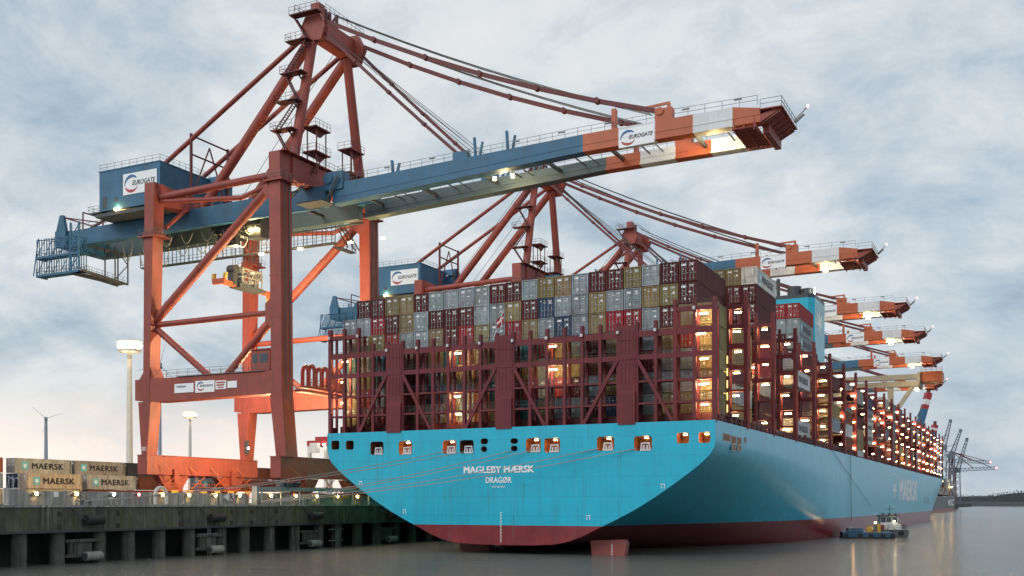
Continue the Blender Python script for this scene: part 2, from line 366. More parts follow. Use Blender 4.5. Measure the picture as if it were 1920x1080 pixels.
def text_mesh(txt, bold=0.0, shear=0.0, space=1.0):
    """flat filled letters, normalised to a unit box; returns (verts, faces)"""
    k = (txt, bold, shear, space)
    if k in _tc: return _tc[k]
    cu = bpy.data.curves.new('tmp', 'FONT'); cu.body = txt; cu.offset = bold; cu.space_character = space; cu.shear = shear; cu.resolution_u = 3
    cu.fill_mode = 'FRONT'
    ob = bpy.data.objects.new('tmp', cu); C.objects.link(ob)
    bpy.context.view_layer.update()
    dg = bpy.context.evaluated_depsgraph_get(); me = bpy.data.meshes.new_from_object(ob.evaluated_get(dg))
    vs = [v.co.copy() for v in me.vertices]; fs = [list(p.vertices) for p in me.polygons]
    bpy.data.objects.remove(ob); bpy.data.curves.remove(cu); bpy.data.meshes.remove(me)
    x0 = min(v.x for v in vs); x1 = max(v.x for v in vs); y0 = min(v.y for v in vs); y1 = max(v.y for v in vs)
    _tc[k] = ([((v.x - x0) / (x1 - x0), (v.y - y0) / (y1 - y0)) for v in vs], fs); return _tc[k]
def put_text(name, txt, p, right, up, w, h, m, parent, origin=(0, 0, 0), bold=0.02, shear=0.0, lift=0.03, space=1.0, fat=0.0):
    vs, fs = text_mesh(txt, bold, shear, space)
    r = Vector(right).normalized(); u = Vector(up).normalized(); n = r.cross(u); p = Vector(p) + n * lift
    mb = MB(); mb.add([p + r * (a * w) + u * (b * h) for a, b in vs], fs)
    if fat:
        for k, (da, db) in enumerate(((-1, 0), (1, 0), (0, 1), (0, -1))): mb.add([p + r * (a * w + da * fat * w / 90) + u * (b * h + db * fat * h / 24) + n * .002 * (k + 1) for a, b in vs], fs)
    return mb.build(name, m, parent, origin)
def frame_pts(p, right, up, pts, lift):
    r = Vector(right).normalized(); u = Vector(up).normalized(); n = r.cross(u)
    return [Vector(p) + r * a + u * b + n * lift for a, b in pts]
def star(mb, p, right, up, rad, lift, k=7, inner=0.36, mi=0, sx=1.0):
    pts = [(0, 0)]
    for i in range(2 * k):
        a = math.pi / 2 + math.pi * i / k; q = rad * (1 if i % 2 == 0 else inner); pts.append((math.cos(a) * q * sx, math.sin(a) * q))
    mb.add(frame_pts(p, right, up, pts, lift), [(0, 1 + i, 1 + (i + 1) % (2 * k)) for i in range(2 * k)], mi)
def swoosh(mb, p, right, up, rad, lift):
    """ring of two tapering arcs, blue above, red below"""
    for a0, a1, mi in ((R(38), R(192), 0), (R(204), R(338), 1)):
        n = 18; pts = []
        for i in range(n + 1):
            t = i / n; a = a0 + (a1 - a0) * t
            wd = rad * (0.05 + 0.30 * math.sin(math.pi * min(1, 0.15 + 0.8 * (t if mi == 0 else t))) ** 1.5)
            pts += [(math.cos(a) * rad, math.sin(a) * rad), (math.cos(a) * (rad - wd), math.sin(a) * (rad - wd))]
        mb.add(frame_pts(p, right, up, pts, lift), [(2 * i, 2 * i + 2, 2 * i + 3, 2 * i + 1) for i in range(n)], mi)
ORD = ['zeroth', 'first', 'second', 'third', 'fourth', 'fifth', 'sixth', 'seventh', 'eighth', 'ninth', 'tenth', 'eleventh', 'twelfth',
       'thirteenth', 'fourteenth', 'fifteenth', 'sixteenth', 'seventeenth', 'eighteenth', 'nineteenth', 'twentieth', 'twenty-first',
       'twenty-second', 'twenty-third', 'twenty-fourth']

# ------------------------------------------------------------------ setting: water, land, quay apron
def sheet(name, x0, x1, y0, y1, z, m):
    mb = MB(); mb.add([(x0, y0, z), (x1, y0, z), (x1, y1, z), (x0, y1, z)], [(0, 1, 2, 3)]); return structure(mb.build(name, m))
sheet('water', -2600, 9000, -900, 16000, 0, 'water')
mb = MB(); mb.box(-2500, -38.3, -800, 1000, -6, 7.0); structure(mb.build('quay_apron', 'asphalt'))
mb = MB(); mb.box(-900, -40, 1215, 2400, -6, 6.0); mb.box(-39.99, -14, 1240, 1420, -6, 6.0); structure(mb.build('far_quay', 'asphalt'))
def far_shore():
    rnd = random.Random(3)
    mb = MB()
    def hx(i): return -400 + i * 40
    prof = []
    for i in range(90):
        prof.append((hx(i), 12 + 9 * math.sin(i * 0.23) + 5 * math.sin(i * 0.71 + 1)))
    for (a, ha), (b, hb) in zip(prof, prof[1:]):
        mb.add([(a, 2700, -1), (b, 2700, -1), (b, 2715, 7), (a, 2715, 7), (b, 2900, 9 + hb * .6), (a, 2900, 9 + ha * .6), (b, 3500, 0), (a, 3500, 0)],
               [(0, 1, 2, 3), (3, 2, 4, 5), (5, 4, 6, 7)])
    structure(mb.build('far_shore', 'embankment'))
    mb = MB(); tops = {}
    def top(x): return 20 + 9 * math.sin(x * .0043 + 1) + 5 * math.sin(x * .0131) + 2.0 * math.sin(x * .051)
    for x in range(-400, 3000, 12):
        for y in (2760, 2800):
            a, b = top(x) - 3, top(x + 12) - 3; mb.add([(x, y, 4), (x + 12, y, 4), (x + 12, y + 6, b), (x, y + 6, a)], [(0, 1, 2, 3)])
    for k in range(26000):
        x = rnd.uniform(-100, 2700); y = rnd.uniform(2730, 2800); z = 5 + (top(x) - 4 + rnd.gauss(0, 1.8)) * (rnd.random() ** .45); q = rnd.uniform(.8, 2.2)
        d = [Vector((rnd.uniform(-.6, .6), rnd.uniform(-.4, .4), rnd.uniform(-1, 1))).normalized() * q for _ in range(3)]
        c = Vector((x, y, z)); mb.add([c + w for w in d], [(0, 1, 2)])
    o = mb.build('far_wood', 'wood_haze'); o['kind'] = 'stuff'; tag(o, 'dark leafless wood along the far river bank', 'wood')
far_shore()

# ------------------------------------------------------------------ quay wall
def quay():
    t = thing('quay_wall', 'stained grey concrete quay wall standing on piles above the river', 'quay', (-33.4, -15, 0)); O = t.location
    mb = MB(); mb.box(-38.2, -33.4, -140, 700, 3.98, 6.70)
    for y in (-17.6, 21.5): mb.box(-33.45, -33.38, y - .35, y + .35, 4.2, 6.6)
    mb.build('beam', 'quay_concrete', t, O)
    mb = MB(); mb.box(-38.2, -33.25, -140, 700, 6.703, 6.95); mb.build('coping', 'wall_concrete', t, O)
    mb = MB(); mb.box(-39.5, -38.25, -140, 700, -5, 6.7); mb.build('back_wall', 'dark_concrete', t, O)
    mb = MB()
    mb.box(-33.38, -33.2, -140, 700, 3.75, 4.02); mb.build('lower_edge', 'dark_steel', t, O)
    mb = MB()
    for y in [-52.6, -42.7, -30.7, -19.3, -14.5, -8.2, 7.6, 20.4, 33]:
        for z in (5.9, 4.4): mb.box(-33.5, -33.37, y - .33, y + .33, z - .3, z + .3)
    mb.build('recess', 'cont_dark', t, O)  # dark plates on the face; the shade of each recess is their colour
    ys = [-75, -69, -64, -57.8, -51.9, -45.0, -39.7, -33.8, -27.6, -20.6, -15.0, -8.6, -1.8, 5.1, 10.7, 17.4] + [24 + 6.6 * i for i in range(30)]
    for y in ys:
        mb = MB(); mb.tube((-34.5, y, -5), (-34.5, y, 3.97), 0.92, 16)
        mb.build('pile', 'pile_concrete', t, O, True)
    for y in (-57.0, -35.5, -14.6): pass
    # access ladders between piles
    for y in (-24.1, 9.6):
        mb = MB()
        for k in (-.28, .28): mb.beam((-33.7, y + k, -1), (-33.7, y + k, 4.0), .08)
        for i in range(16): mb.beam((-33.7, y - .28, -.6 + i * .29), (-33.7, y + .28, -.6 + i * .29), .06)
        for z in (1.1, 2.9): mb.beam((-33.9, y - 2.2, z), (-33.9, y + 2.2, z), .18)
        mb.build('ladder', 'galv', t, O)
    # fender frames: concrete crossheads between pairs of piles
    for y in (-48.3, -24.1, 2.2, 27):
        if y == -24.1: y = -23.9
        mb = MB()
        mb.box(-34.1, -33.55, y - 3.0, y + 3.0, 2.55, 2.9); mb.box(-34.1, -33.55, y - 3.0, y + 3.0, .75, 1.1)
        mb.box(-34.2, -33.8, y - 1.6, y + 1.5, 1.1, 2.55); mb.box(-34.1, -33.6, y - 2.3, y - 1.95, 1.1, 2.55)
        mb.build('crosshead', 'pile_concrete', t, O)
    for i, (y, z) in enumerate(((-47.5, 5.2), (-23.5, 5.15), (1.9, 5.2), (27, 5.2))):
        names = ['leftmost', 'second from the left', 'third from the left, by the ship', 'rightmost, beside the hull']
        f = thing('rubber_fender', f'black cylindrical rubber fender on the quay face, {names[i]}', 'fender', (-33.0, y, z), 'rubber fenders hung high on the quay')
        mb = MB(); mb.tube((-32.75, y - 1.45, z), (-32.75, y + 1.45, z), .58, 18); mb.tube((-32.75, y - 1.6, z), (-32.75, y + 1.6, z), .18, 10)
        mb.build('roller', 'black_rubber', f, f.location, True)
        mb = MB(); mb.beam((-33.3, y - 3.1, z + 1.3), (-32.7, y - 1.5, z), .14); mb.beam((-33.3, y + 1.7, z + 1.3), (-32.75, y + 1.5, z), .10)
        mb.build('chain', 'dark_steel', f, f.location)
        f = thing('pale_fender_roller', f'pale worn fender roller on a low crosshead, {names[i]}', 'fender', (-33.0, y, z - 4.3), 'pale rollers low between the piles')
        mb = MB(); mb.tube((-33.0, y - 1.3, z - 4.35), (-33.0, y + 1.3, z - 4.35), .55, 18); mb.build('roller', 'roller_grey', f, f.location, True)
        mb = MB()
        for k in (-1, 1): mb.tube((-33.0, y + k * 1.31, z - 4.35), (-33.0, y + k * 1.5, z - 4.35), .4, 12)
        mb.build('bracket', 'dark_steel', f, f.location)
quay()

def flood_wall():
    t = thing('flood_wall', 'low grey concrete flood wall with a row of lit lamps along the quay', 'wall', (-36.3, -25, 6.95)); O = t.location
    seg = [-57.6]
    while seg[-1] < -14: seg.append(min(-12.0, seg[-1] + 6.1))
    seg = seg[:-1] if seg[-1] - seg[-2] < 1 else seg
    mb = MB()
    for a, b in zip(seg, seg[1:]): mb.box(-36.7, -36.0, a + .03, b - .03, 6.952, 8.62)
    y = -9.3
    while y < 140: mb.box(-36.7, -36.0, y + .03, y + 6.07, 6.952, 8.72); y += 6.1
    mb.box(-36.75, -35.9, -58.0, -57.62, 6.952, 8.95)
    mb.build('wall_panels', 'wall_concrete', t, O)
    for i, y in enumerate((-53.9, -47.4, -40.9, -36.2, -31.5, -25.9, -20.0, -14.2, -6.2, .6, 6.8, 13.2, 19.7)):
        em = 'lamp_white' if i == 2 else 'lamp_red' if i == 3 else 'lamp_small'
        mb = MB(); mb.box(-36.0, -35.75, y - .3, y + .3, 8.2, 8.42, 1); mb.box(-36.0, -35.74, y - 0.75, y + 0.75, 8.1, 8.19, 1)
        mb.tube((-35.76, y, 8.3), (-35.64, y, 8.3), .2, 12, mi=0)
        mb.build('lamp', [em, 'dark_steel'], t, O)
    mb = MB(); mb.box(-36.0, -35.93, -50.9, -50.2, 7.9, 8.6); mb.build('notice', 'sign_white', t, O)
flood_wall()

def quay_small():
    # pipe arch
    t = thing('pipe_arch', 'white tubular hoop standing in front of the flood wall', 'pipe hoop', (-35, -32.7, 6.95))
    mb = MB(); pts = [(-35, -33.85, 6.95), (-35, -33.85, 8.3)]
    for i in range(9):
        a = math.pi * (1 - i / 8); pts.append((-35, -32.72 + 1.13 * math.cos(a), 8.3 + 0.95 * math.sin(a)))
    pts += [(-35, -31.6, 6.95)]
    mb.path(pts, .24, 12); mb.build('hoop', 'mast_white', t, t.location, True)
    mb = MB(); mb.tube((-35, -33.85, 6.95), (-35, -33.85, 7.05), .42, 12); mb.tube((-35, -31.6, 6.95), (-35, -31.6, 7.05), .42, 12)
    mb.build('base_flange', 'galv', t, t.location)
    # wall ladders
    for i, (y, h) in enumerate(((-57.0, 10.1), (-19.2, 9.4))):
        o = thing('access_ladder', ['grey ladder with curved handrails over the left end of the flood wall', 'short grey ladder over the flood wall beside the white R sign'][i], 'ladder', (-35.9, y, 6.95), 'ladders over the flood wall')
        mb = MB()
        for k in (-.4, .4):
            mb.path([(-35.8, y + k, 6.95), (-35.8, y + k, h - .3), (-36.0, y + k, h), (-36.5, y + k, h - .1), (-36.7, y + k, 8.7)], .05, 6)
        mb.build('handrails', 'galv', o, o.location)
        mb = MB()
        for q in range(7): mb.beam((-35.8, y - .4, 7.2 + q * .3), (-35.8, y + .4, 7.2 + q * .3), .05)
        mb.build('rungs', 'galv', o, o.location)
    # berth sign
    t = thing('berth_sign', 'white arrow sign with a struck out letter R on the flood wall', 'sign', (-35.95, -16.6, 7.6))
    mb = MB(); mb.box(-35.97, -35.9, -16.6, -15.35, 7.45, 8.7); mb.build('board', 'sign_white', t, t.location)
    mb = MB(); mb.prism([(-16.62, 8.65), (-16.62, 7.5), (-17.9, 8.08)], 'x', -35.97, -35.9); mb.build('arrow', 'sign_white', t, t.location)
    mb = MB()
    for a in ((-16.6, -15.35, 8.62, 8.7), (-16.6, -15.35, 7.45, 7.53), (-16.6, -16.52, 7.53, 8.62), (-15.43, -15.35, 7.53, 8.62)): mb.box(-35.899, -35.88, a[0], a[1], a[2], a[3])
    mb.beam((-35.87, -16.5, 8.6), (-35.87, -15.4, 7.55), .02, .09); mb.build('red_border', 'logo_red', t, t.location)
    put_text('lettering', 'R', (-35.9, -16.35, 7.62), (0, 1, 0), (0, 0, 1), .75, .9, 'ink', t, t.location, .03)
    # grey beam on posts
    t = thing('pipe_bridge', 'grey steel beam on slim posts running along the quay edge', 'steel beam', (-35.0, -11.4, 6.95))
    mb = MB(); mb.box(-35.3, -34.7, -11.3, 60, 9.05, 9.62); mb.box(-35.45, -34.55, -11.6, -11.1, 6.952, 9.7)
    mb.build('beam', 'galv', t, t.location)
    for y in (-9.7, -4.6, .6, 6.2, 11.6, 17.0, 22.2, 28, 34, 40):
        mb = MB(); mb.box(-35.1, -34.9, y - .1, y + .1, 6.952, 9.05); mb.build('post', 'galv', t, t.location)
    t = thing('gangway_machine', 'dark low gangway machinery lying on top of the grey beam', 'machinery', (-35, -2.5, 9.62)); rnd = random.Random(5)
    mb = MB(); mb.box(-35.5, -34.5, -4.3, -.6, 9.625, 9.95)
    for i in range(16):
        y = rnd.uniform(-4.2, .2); z = rnd.uniform(9.9, 10.25); mb.box(-35.4, -34.6, y - .35, y + .3, z - .18, z + .15)
    mb.build('chassis', 'dark_steel', t, t.location)
    mb = MB(); mb.tube((-35, -2.6, 10.2), (-35, -2.6, 10.9), .09, 8); mb.build('stub_pipe', 'yellow', t, t.location)
    mb = MB(); mb.beam((-35.1, -4.4, 9.9), (-35.1, .9, 10.45), .12, .2); mb.build('ramp_arm', 'galv', t, t.location)
    # bollards
    for i, y in enumerate((-47.9, -46.6, -11.4)):
        t = thing('bollard', ['dark iron bollard at the quay edge, the left one of a pair', 'dark iron bollard at the quay edge, the right one of a pair', 'dark iron bollard at the quay edge by the steel beam'][i], 'bollard', (-34.4, y, 6.95), 'bollards on the quay edge')
        mb = MB(); mb.tube((-34.4, y, 6.95), (-34.4, y, 7.35), .25, 12, .18); mb.build('stem', 'dark_steel', t, t.location, True)
        mb = MB(); mb.tube((-34.4, y, 7.35), (-34.4, y, 7.55), .34, 12, .3); mb.build('head', 'dark_steel', t, t.location, True)
    # fence gate by the opening in the wall
    t = thing('mesh_gate', 'small grey mesh gate standing in the gap of the flood wall', 'gate', (-36.3, -11, 6.95))
    mb = MB()
    for y in (-12.2, -10.4): mb.beam((-36.2, y, 6.95), (-36.2, y, 8.8), .1)
    for z in (7.1, 7.9, 8.75): mb.beam((-36.2, -12.2, z), (-36.2, -10.4, z), .07)
    mb.build('gate_frame', 'galv', t, t.location)
    mb = MB()
    for q in range(8): mb.beam((-36.2, -12.1 + q * .22, 7.1), (-36.2, -12.1 + q * .22, 8.7), .025)
    mb.build('bars', 'galv', t, t.location)
quay_small()

# ------------------------------------------------------------------ shipping containers
COL = {'maroon': (0.09, 0.015, 0.021), 'tan': (0.27, 0.205, 0.09), 'grey': (0.29, 0.34, 0.37), 'red': (0.30, 0.025, 0.035), 'blue': (0.025, 0.065, 0.14),
       'teal': (0.03, 0.17, 0.18), 'brown': (0.17, 0.05, 0.03), 'yellow': (0.48, 0.41, 0.29), 'beige': (0.40, 0.37, 0.33), 'white': (0.6, 0.62, 0.62),
       'black': (0.03, 0.035, 0.045), 'khaki': (0.27, 0.21, 0.11), 'dark grey': (0.24, 0.28, 0.3), 'orange': (0.42, 0.11, 0.04)}
CW, CH = 2.38, 2.82
def container_body(L):
    mb = MB(); w = CW / 2
    for sx in (-1, 1):
        pts = []; y = 0.25; ph = 0
        while y < L - .25:
            pts.append((y, 0.0 if ph % 4 in (0, 3) else .045)); y += (.1 if ph % 2 else .19); ph += 1
        vs = []
        for (yy, d) in pts: vs += [(sx * (w - d - .01), yy, .16), (sx * (w - d - .01), yy, CH - .12)]
        fs = [(2 * i, 2 * i + 2, 2 * i + 3, 2 * i + 1) for i in range(len(pts) - 1)]
        mb.add(vs, fs if sx > 0 else [f[::-1] for f in fs])
        mb.box(sx * w - .07 if sx > 0 else -w, w if sx > 0 else -w + .07, 0.17, L - .17, 0, .159)
        mb.box(sx * w - .07 if sx > 0 else -w, w if sx > 0 else -w + .07, 0.17, L - .17, CH - .119, CH)
        for y0 in (0, L - .17): mb.box(w - .17 if sx > 0 else -w, w if sx > 0 else -w + .17, y0, y0 + .17, 0, CH)
    mb.box(-w + .071, w - .071, .2, L - .12, CH - .07, CH - .02); mb.box(-w + .071, w - .071, .2, L - .12, .1, .14)
    mb.box(-w + .171, w - .171, L - .1, L - .05, .1, CH - .05)
    mb.box(-w + .171, w - .171, .02, .17, CH - .13, CH - .003); mb.box(-w + .171, w - .171, .02, .17, .003, .14)
    me_o = mb.build('tmp', 'cont'); me = me_o.data; bpy.data.objects.remove(me_o); me.name = 'container_body'; return me
def door_mesh(side, seed):
    rnd = random.Random(seed); mb = MB(); w = CW / 2
    a, b = (-w + .18, -.012) if side < 0 else (.012, w - .18)
    mb.box(a, b, .13, .16, .15, CH - .14)
    for i in range(5):
        z = .3 + i * .49; mb.box(a + .07, b - .07, .09, .129, z, z + .27)
    for k in (.28, .74):
        x = a + (b - a) * k; mb.tube((x, .05, .1), (x, .05, CH - .1), .026, 6, mi=1)
        for z in (.35, 1.3, 2.4): mb.box(x - .07, x + .07, .02, .068, z, z + .08, 1)
        mb.box(x, x + .32, -.005, .025, 1.0 + .1 * k, 1.05 + .1 * k, 1)
    n = rnd.choice((1, 2, 2, 3))
    for _ in range(n):
        x = rnd.uniform(a + .1, b - .4); z = rnd.choice((.5, 1.45, 1.6, 2.1, 2.3)); ww = rnd.choice((.14, .2, .34)); hh = rnd.choice((.09, .16, .3))
        mb.box(x, x + ww, .078, .086, z, z + hh, 2)
    if side > 0:
        for q in range(rnd.choice((2, 3, 4))): mb.box(a + .12 + rnd.random() * .2, b - .1 - rnd.random() * .3, .078, .086, 2.36 - q * .13, 2.42 - q * .13, 2)
    else:
        if seed % 3 == 0: mb.box(a + .15, b - .2, .078, .086, 2.1, 2.36, 2)
    mb.box(a, b, .1, .125, .02, .14, 3)
    o = mb.build('tmp', ['cont', 'galv', 'white', 'cont_dark']); me = o.data; bpy.data.objects.remove(o); me.name = 'door_leaf'; return me
BODY = {}
DOORS = {s: [door_mesh(s, 10 * s + k) for k in range(6)] for s in (-1, 1)}
_crnd = random.Random(11)
def container(x, y, z, L, color, label, group, doors=True, name='shipping_container'):
    if L not in BODY: BODY[L] = container_body(L)
    o = bpy.data.objects.new(name, BODY[L]); C.objects.link(o); o.location = (x, y, z)
    c = COL[color]; f = _crnd.uniform(.82, 1.15); col = tuple(min(1, v * f * _crnd.uniform(.94, 1.06)) for v in c); o.color = (*col, 1)
    tag(o, label, 'container', group)
    if doors:
        for s in (-1, 1):
            d = bpy.data.objects.new('door', _crnd.choice(DOORS[s])); C.objects.link(d); d.parent = o; d.color = o.color
    return o
def brand(o, L, face=1, y0=None, wide=.56, m='ink', starbox=True):
    """name and star painted on the long side facing +x"""
    x = CW / 2
    if starbox:
        mb = MB(); s = 1.35; yc = L * .17
        mb.add([(x + .012, yc - s * .62, .72), (x + .012, yc + s * .62, .72), (x + .012, yc + s * .62, 2.15), (x + .012, yc - s * .62, 2.15)], [(0, 1, 2, 3)], 0)
        star(mb, (x, yc, 1.43), (0, 1, 0), (0, 0, 1), .62, .03, mi=1, sx=1.15)
        mb.build('emblem', ['maersk_blue', 'white'], o)
    put_text('lettering', 'MAERSK', (x, L * .29, .88), (0, 1, 0), (0, 0, 1), L * wide, 1.1, m, o, lift=.02, bold=0, space=1.12, fat=1.0)

TIER = 2.93; BASE = 19.2
def stern_bay():
    T7 = 'maroon maroon tan tan maroon grey grey grey grey maroon maroon grey tan tan grey maroon maroon tan grey maroon maroon'.split()
    T6 = 'grey grey red maroon tan grey maroon maroon maroon grey grey tan maroon blue grey grey tan grey grey tan tan maroon'.split()
    T5 = 'khaki tan tan red grey grey khaki maroon red khaki grey red khaki grey blue grey tan red red grey maroon khaki'.split()
    rnd = random.Random(21); rows = {}
    for i, c in enumerate(T7): rows[(i + 1, 7)] = c
    for i, c in enumerate(T6): rows[(i, 6)] = c
    for i, c in enumerate(T5): rows[(i, 5)] = c
    pool = ['grey', 'grey', 'tan', 'tan', 'khaki', 'maroon', 'maroon', 'dark grey', 'teal', 'blue', 'brown', 'red']
    for t in range(1, 5):
        for c in range(22): rows[(c, t)] = rnd.choice(pool)
    rows[(9, 4)] = 'khaki'; rows[(9, 1)] = 'orange'; rows[(9, 2)] = 'orange'; rows[(14, 4)] = 'tan'; rows[(14, 3)] = 'tan'; rows[(14, 2)] = 'red'
    for t in range(1, 6): rows[(22, t)] = 'tan'
    for (c, t), col in sorted(rows.items()):
        L = 6.2 if c == 22 else 16.2
        top = 'top' if t == 7 else ORD[t]
        sc_ = -.055 * (7 - 0) if False else 0
        z = BASE + (t - 1) * TIER - max(0, (21 - c)) * 0.0085 * (t - 1)
        container(-27.5 + 2.5 * c, 3.4 + rnd.uniform(-.05, .05), z, L, col,
                  f'{col} container in the {top} tier of the stern stack, {ORD[c + 1]} from the left', 'containers stacked at the stern')
stern_bay()
BR = [0.44] + [19.3 + 19.55 * k for k in range(22)]
def other_bays():
    rnd = random.Random(33)
    pool = ['maroon', 'maroon', 'grey', 'tan', 'tan', 'brown', 'red', 'dark grey', 'beige', 'khaki', 'maroon']
    def lab(col, bay, out, t):
        return f'{col} container, {ORD[t]} tier of the {ORD[bay]} stack from the stern, ' + ['at the starboard rail', 'second from starboard', 'third from starboard', 'fourth from starboard'][out]
    L = 16.2
    def put(bay, out, t, col, b=False, doors=True, text='ink'):
        o = container(27.5 - 2.5 * out, BR[bay - 1] + 2.6, BASE + (t - 1) * TIER, L, col, lab(col, bay, out, t), f'containers in the {ORD[bay]} stack', doors)
        if b: brand(o, L, wide=.56, m=text, starbox=b != 2)
    for t in range(1, 6):
        put(2, 1, t, ('tan', 'grey', 'maroon', 'khaki', 'tan')[t - 1])
        if t < 5: put(2, 2, t, rnd.choice(pool))
    fix = {(1, 9): 'white', (2, 9): 'tan', (3, 9): 'tan', (1, 8): 'maroon', (2, 8): 'maroon', (3, 8): 'maroon', (1, 7): 'maroon', (2, 7): 'maroon', (1, 6): 'maroon', (2, 6): 'maroon', (1, 5): 'red', (1, 4): 'red', (1, 3): 'beige', (1, 2): 'maroon', (1, 1): 'maroon'}
    for out in (1, 2, 3):
        for t in range(1, 10):
            if out == 3 and t < 7: continue
            put(3, out, t, fix.get((out, t), rnd.choice(pool)), (out, t) == (1, 9))
    for t in range(1, 6):
        put(4, 1, t, rnd.choice(pool)); put(4, 2, t, rnd.choice(pool))
    put(4, 0, 1, 'white', True); put(4, 0, 4, 'white', True)
    fix = {(1, 9): 'red', (2, 9): 'red', (3, 9): 'red', (1, 8): 'grey', (2, 8): 'grey', (3, 8): 'khaki', (1, 7): 'grey', (1, 6): 'maroon', (1, 5): 'maroon', (1, 4): 'maroon', (1, 3): 'maroon', (1, 2): 'brown', (1, 1): 'maroon'}
    for out in (1, 2, 3):
        for t in range(1, 10):
            if out == 3 and t < 7: continue
            put(5, out, t, fix.get((out, t), rnd.choice(pool)), out == 1 and t in (7, 8), True, 'dark_steel')
    hts = {6: 6, 7: 5, 8: 6, 9: 6, 10: 6}
    for bay in range(6, 11):
        for out in (1, 2):
            for t in range(1, hts[bay] + 1):
                col = rnd.choice(pool)
                if bay in (7, 8): col = rnd.choice(('beige', 'yellow', 'beige', 'grey'))
                put(bay, out, t, col, False, False)
    for bay in (6, 8, 10):
        for t in range(1, hts[bay]):
            if rnd.random() < .75: put(bay, 0, t, rnd.choice(pool), False, False)
    for t, col in ((2, 'white'), (3, 'white'), (4, 'grey'), (5, 'blue')): put(9, 0, t, col, 2, False)
    for t in (1, 2, 3): put(7, 0, t, 'white' if t == 2 else 'brown', False, False)
    # everything further forward: too many and too small to tell apart
    mb = MB(); mats = ['cm_' + k.replace(' ', '_') for k in ('maroon', 'brown', 'tan', 'grey', 'beige', 'blue')]
    for k, c in zip(mats, ('maroon', 'brown', 'tan', 'grey', 'beige', 'blue')): mat(k, COL[c], .55, streak=.5, rust=.3)
    for bay in range(11, 23):
        for out in range(0, 23):
            nt = 6 if rnd.random() < .8 else 5
            if bay >= 20 and (out < 3 or out > 19): nt -= 2
            for t in range(1, nt + 1):
                if 4 < out < 20 and t < nt - 1: continue
                if out == 0 and rnd.random() < .3: continue
                x = 27.5 - 2.5 * out; y = BR[bay - 1] + 2.6; z = BASE + (t - 1) * TIER
                if y > 395 and abs(x) > 26 - (y - 395) * .1: continue
                mb.box(x - 1.21, x + 1.21, y, y + 15, z, z + 2.86, rnd.choice((0, 0, 0, 1, 1, 2, 3, 4, 5)))
    o = mb.build('container_stacks', mats); o['kind'] = 'stuff'; tag(o, 'dense rows of stacked containers towards the bow of the ship', 'containers')
other_bays()

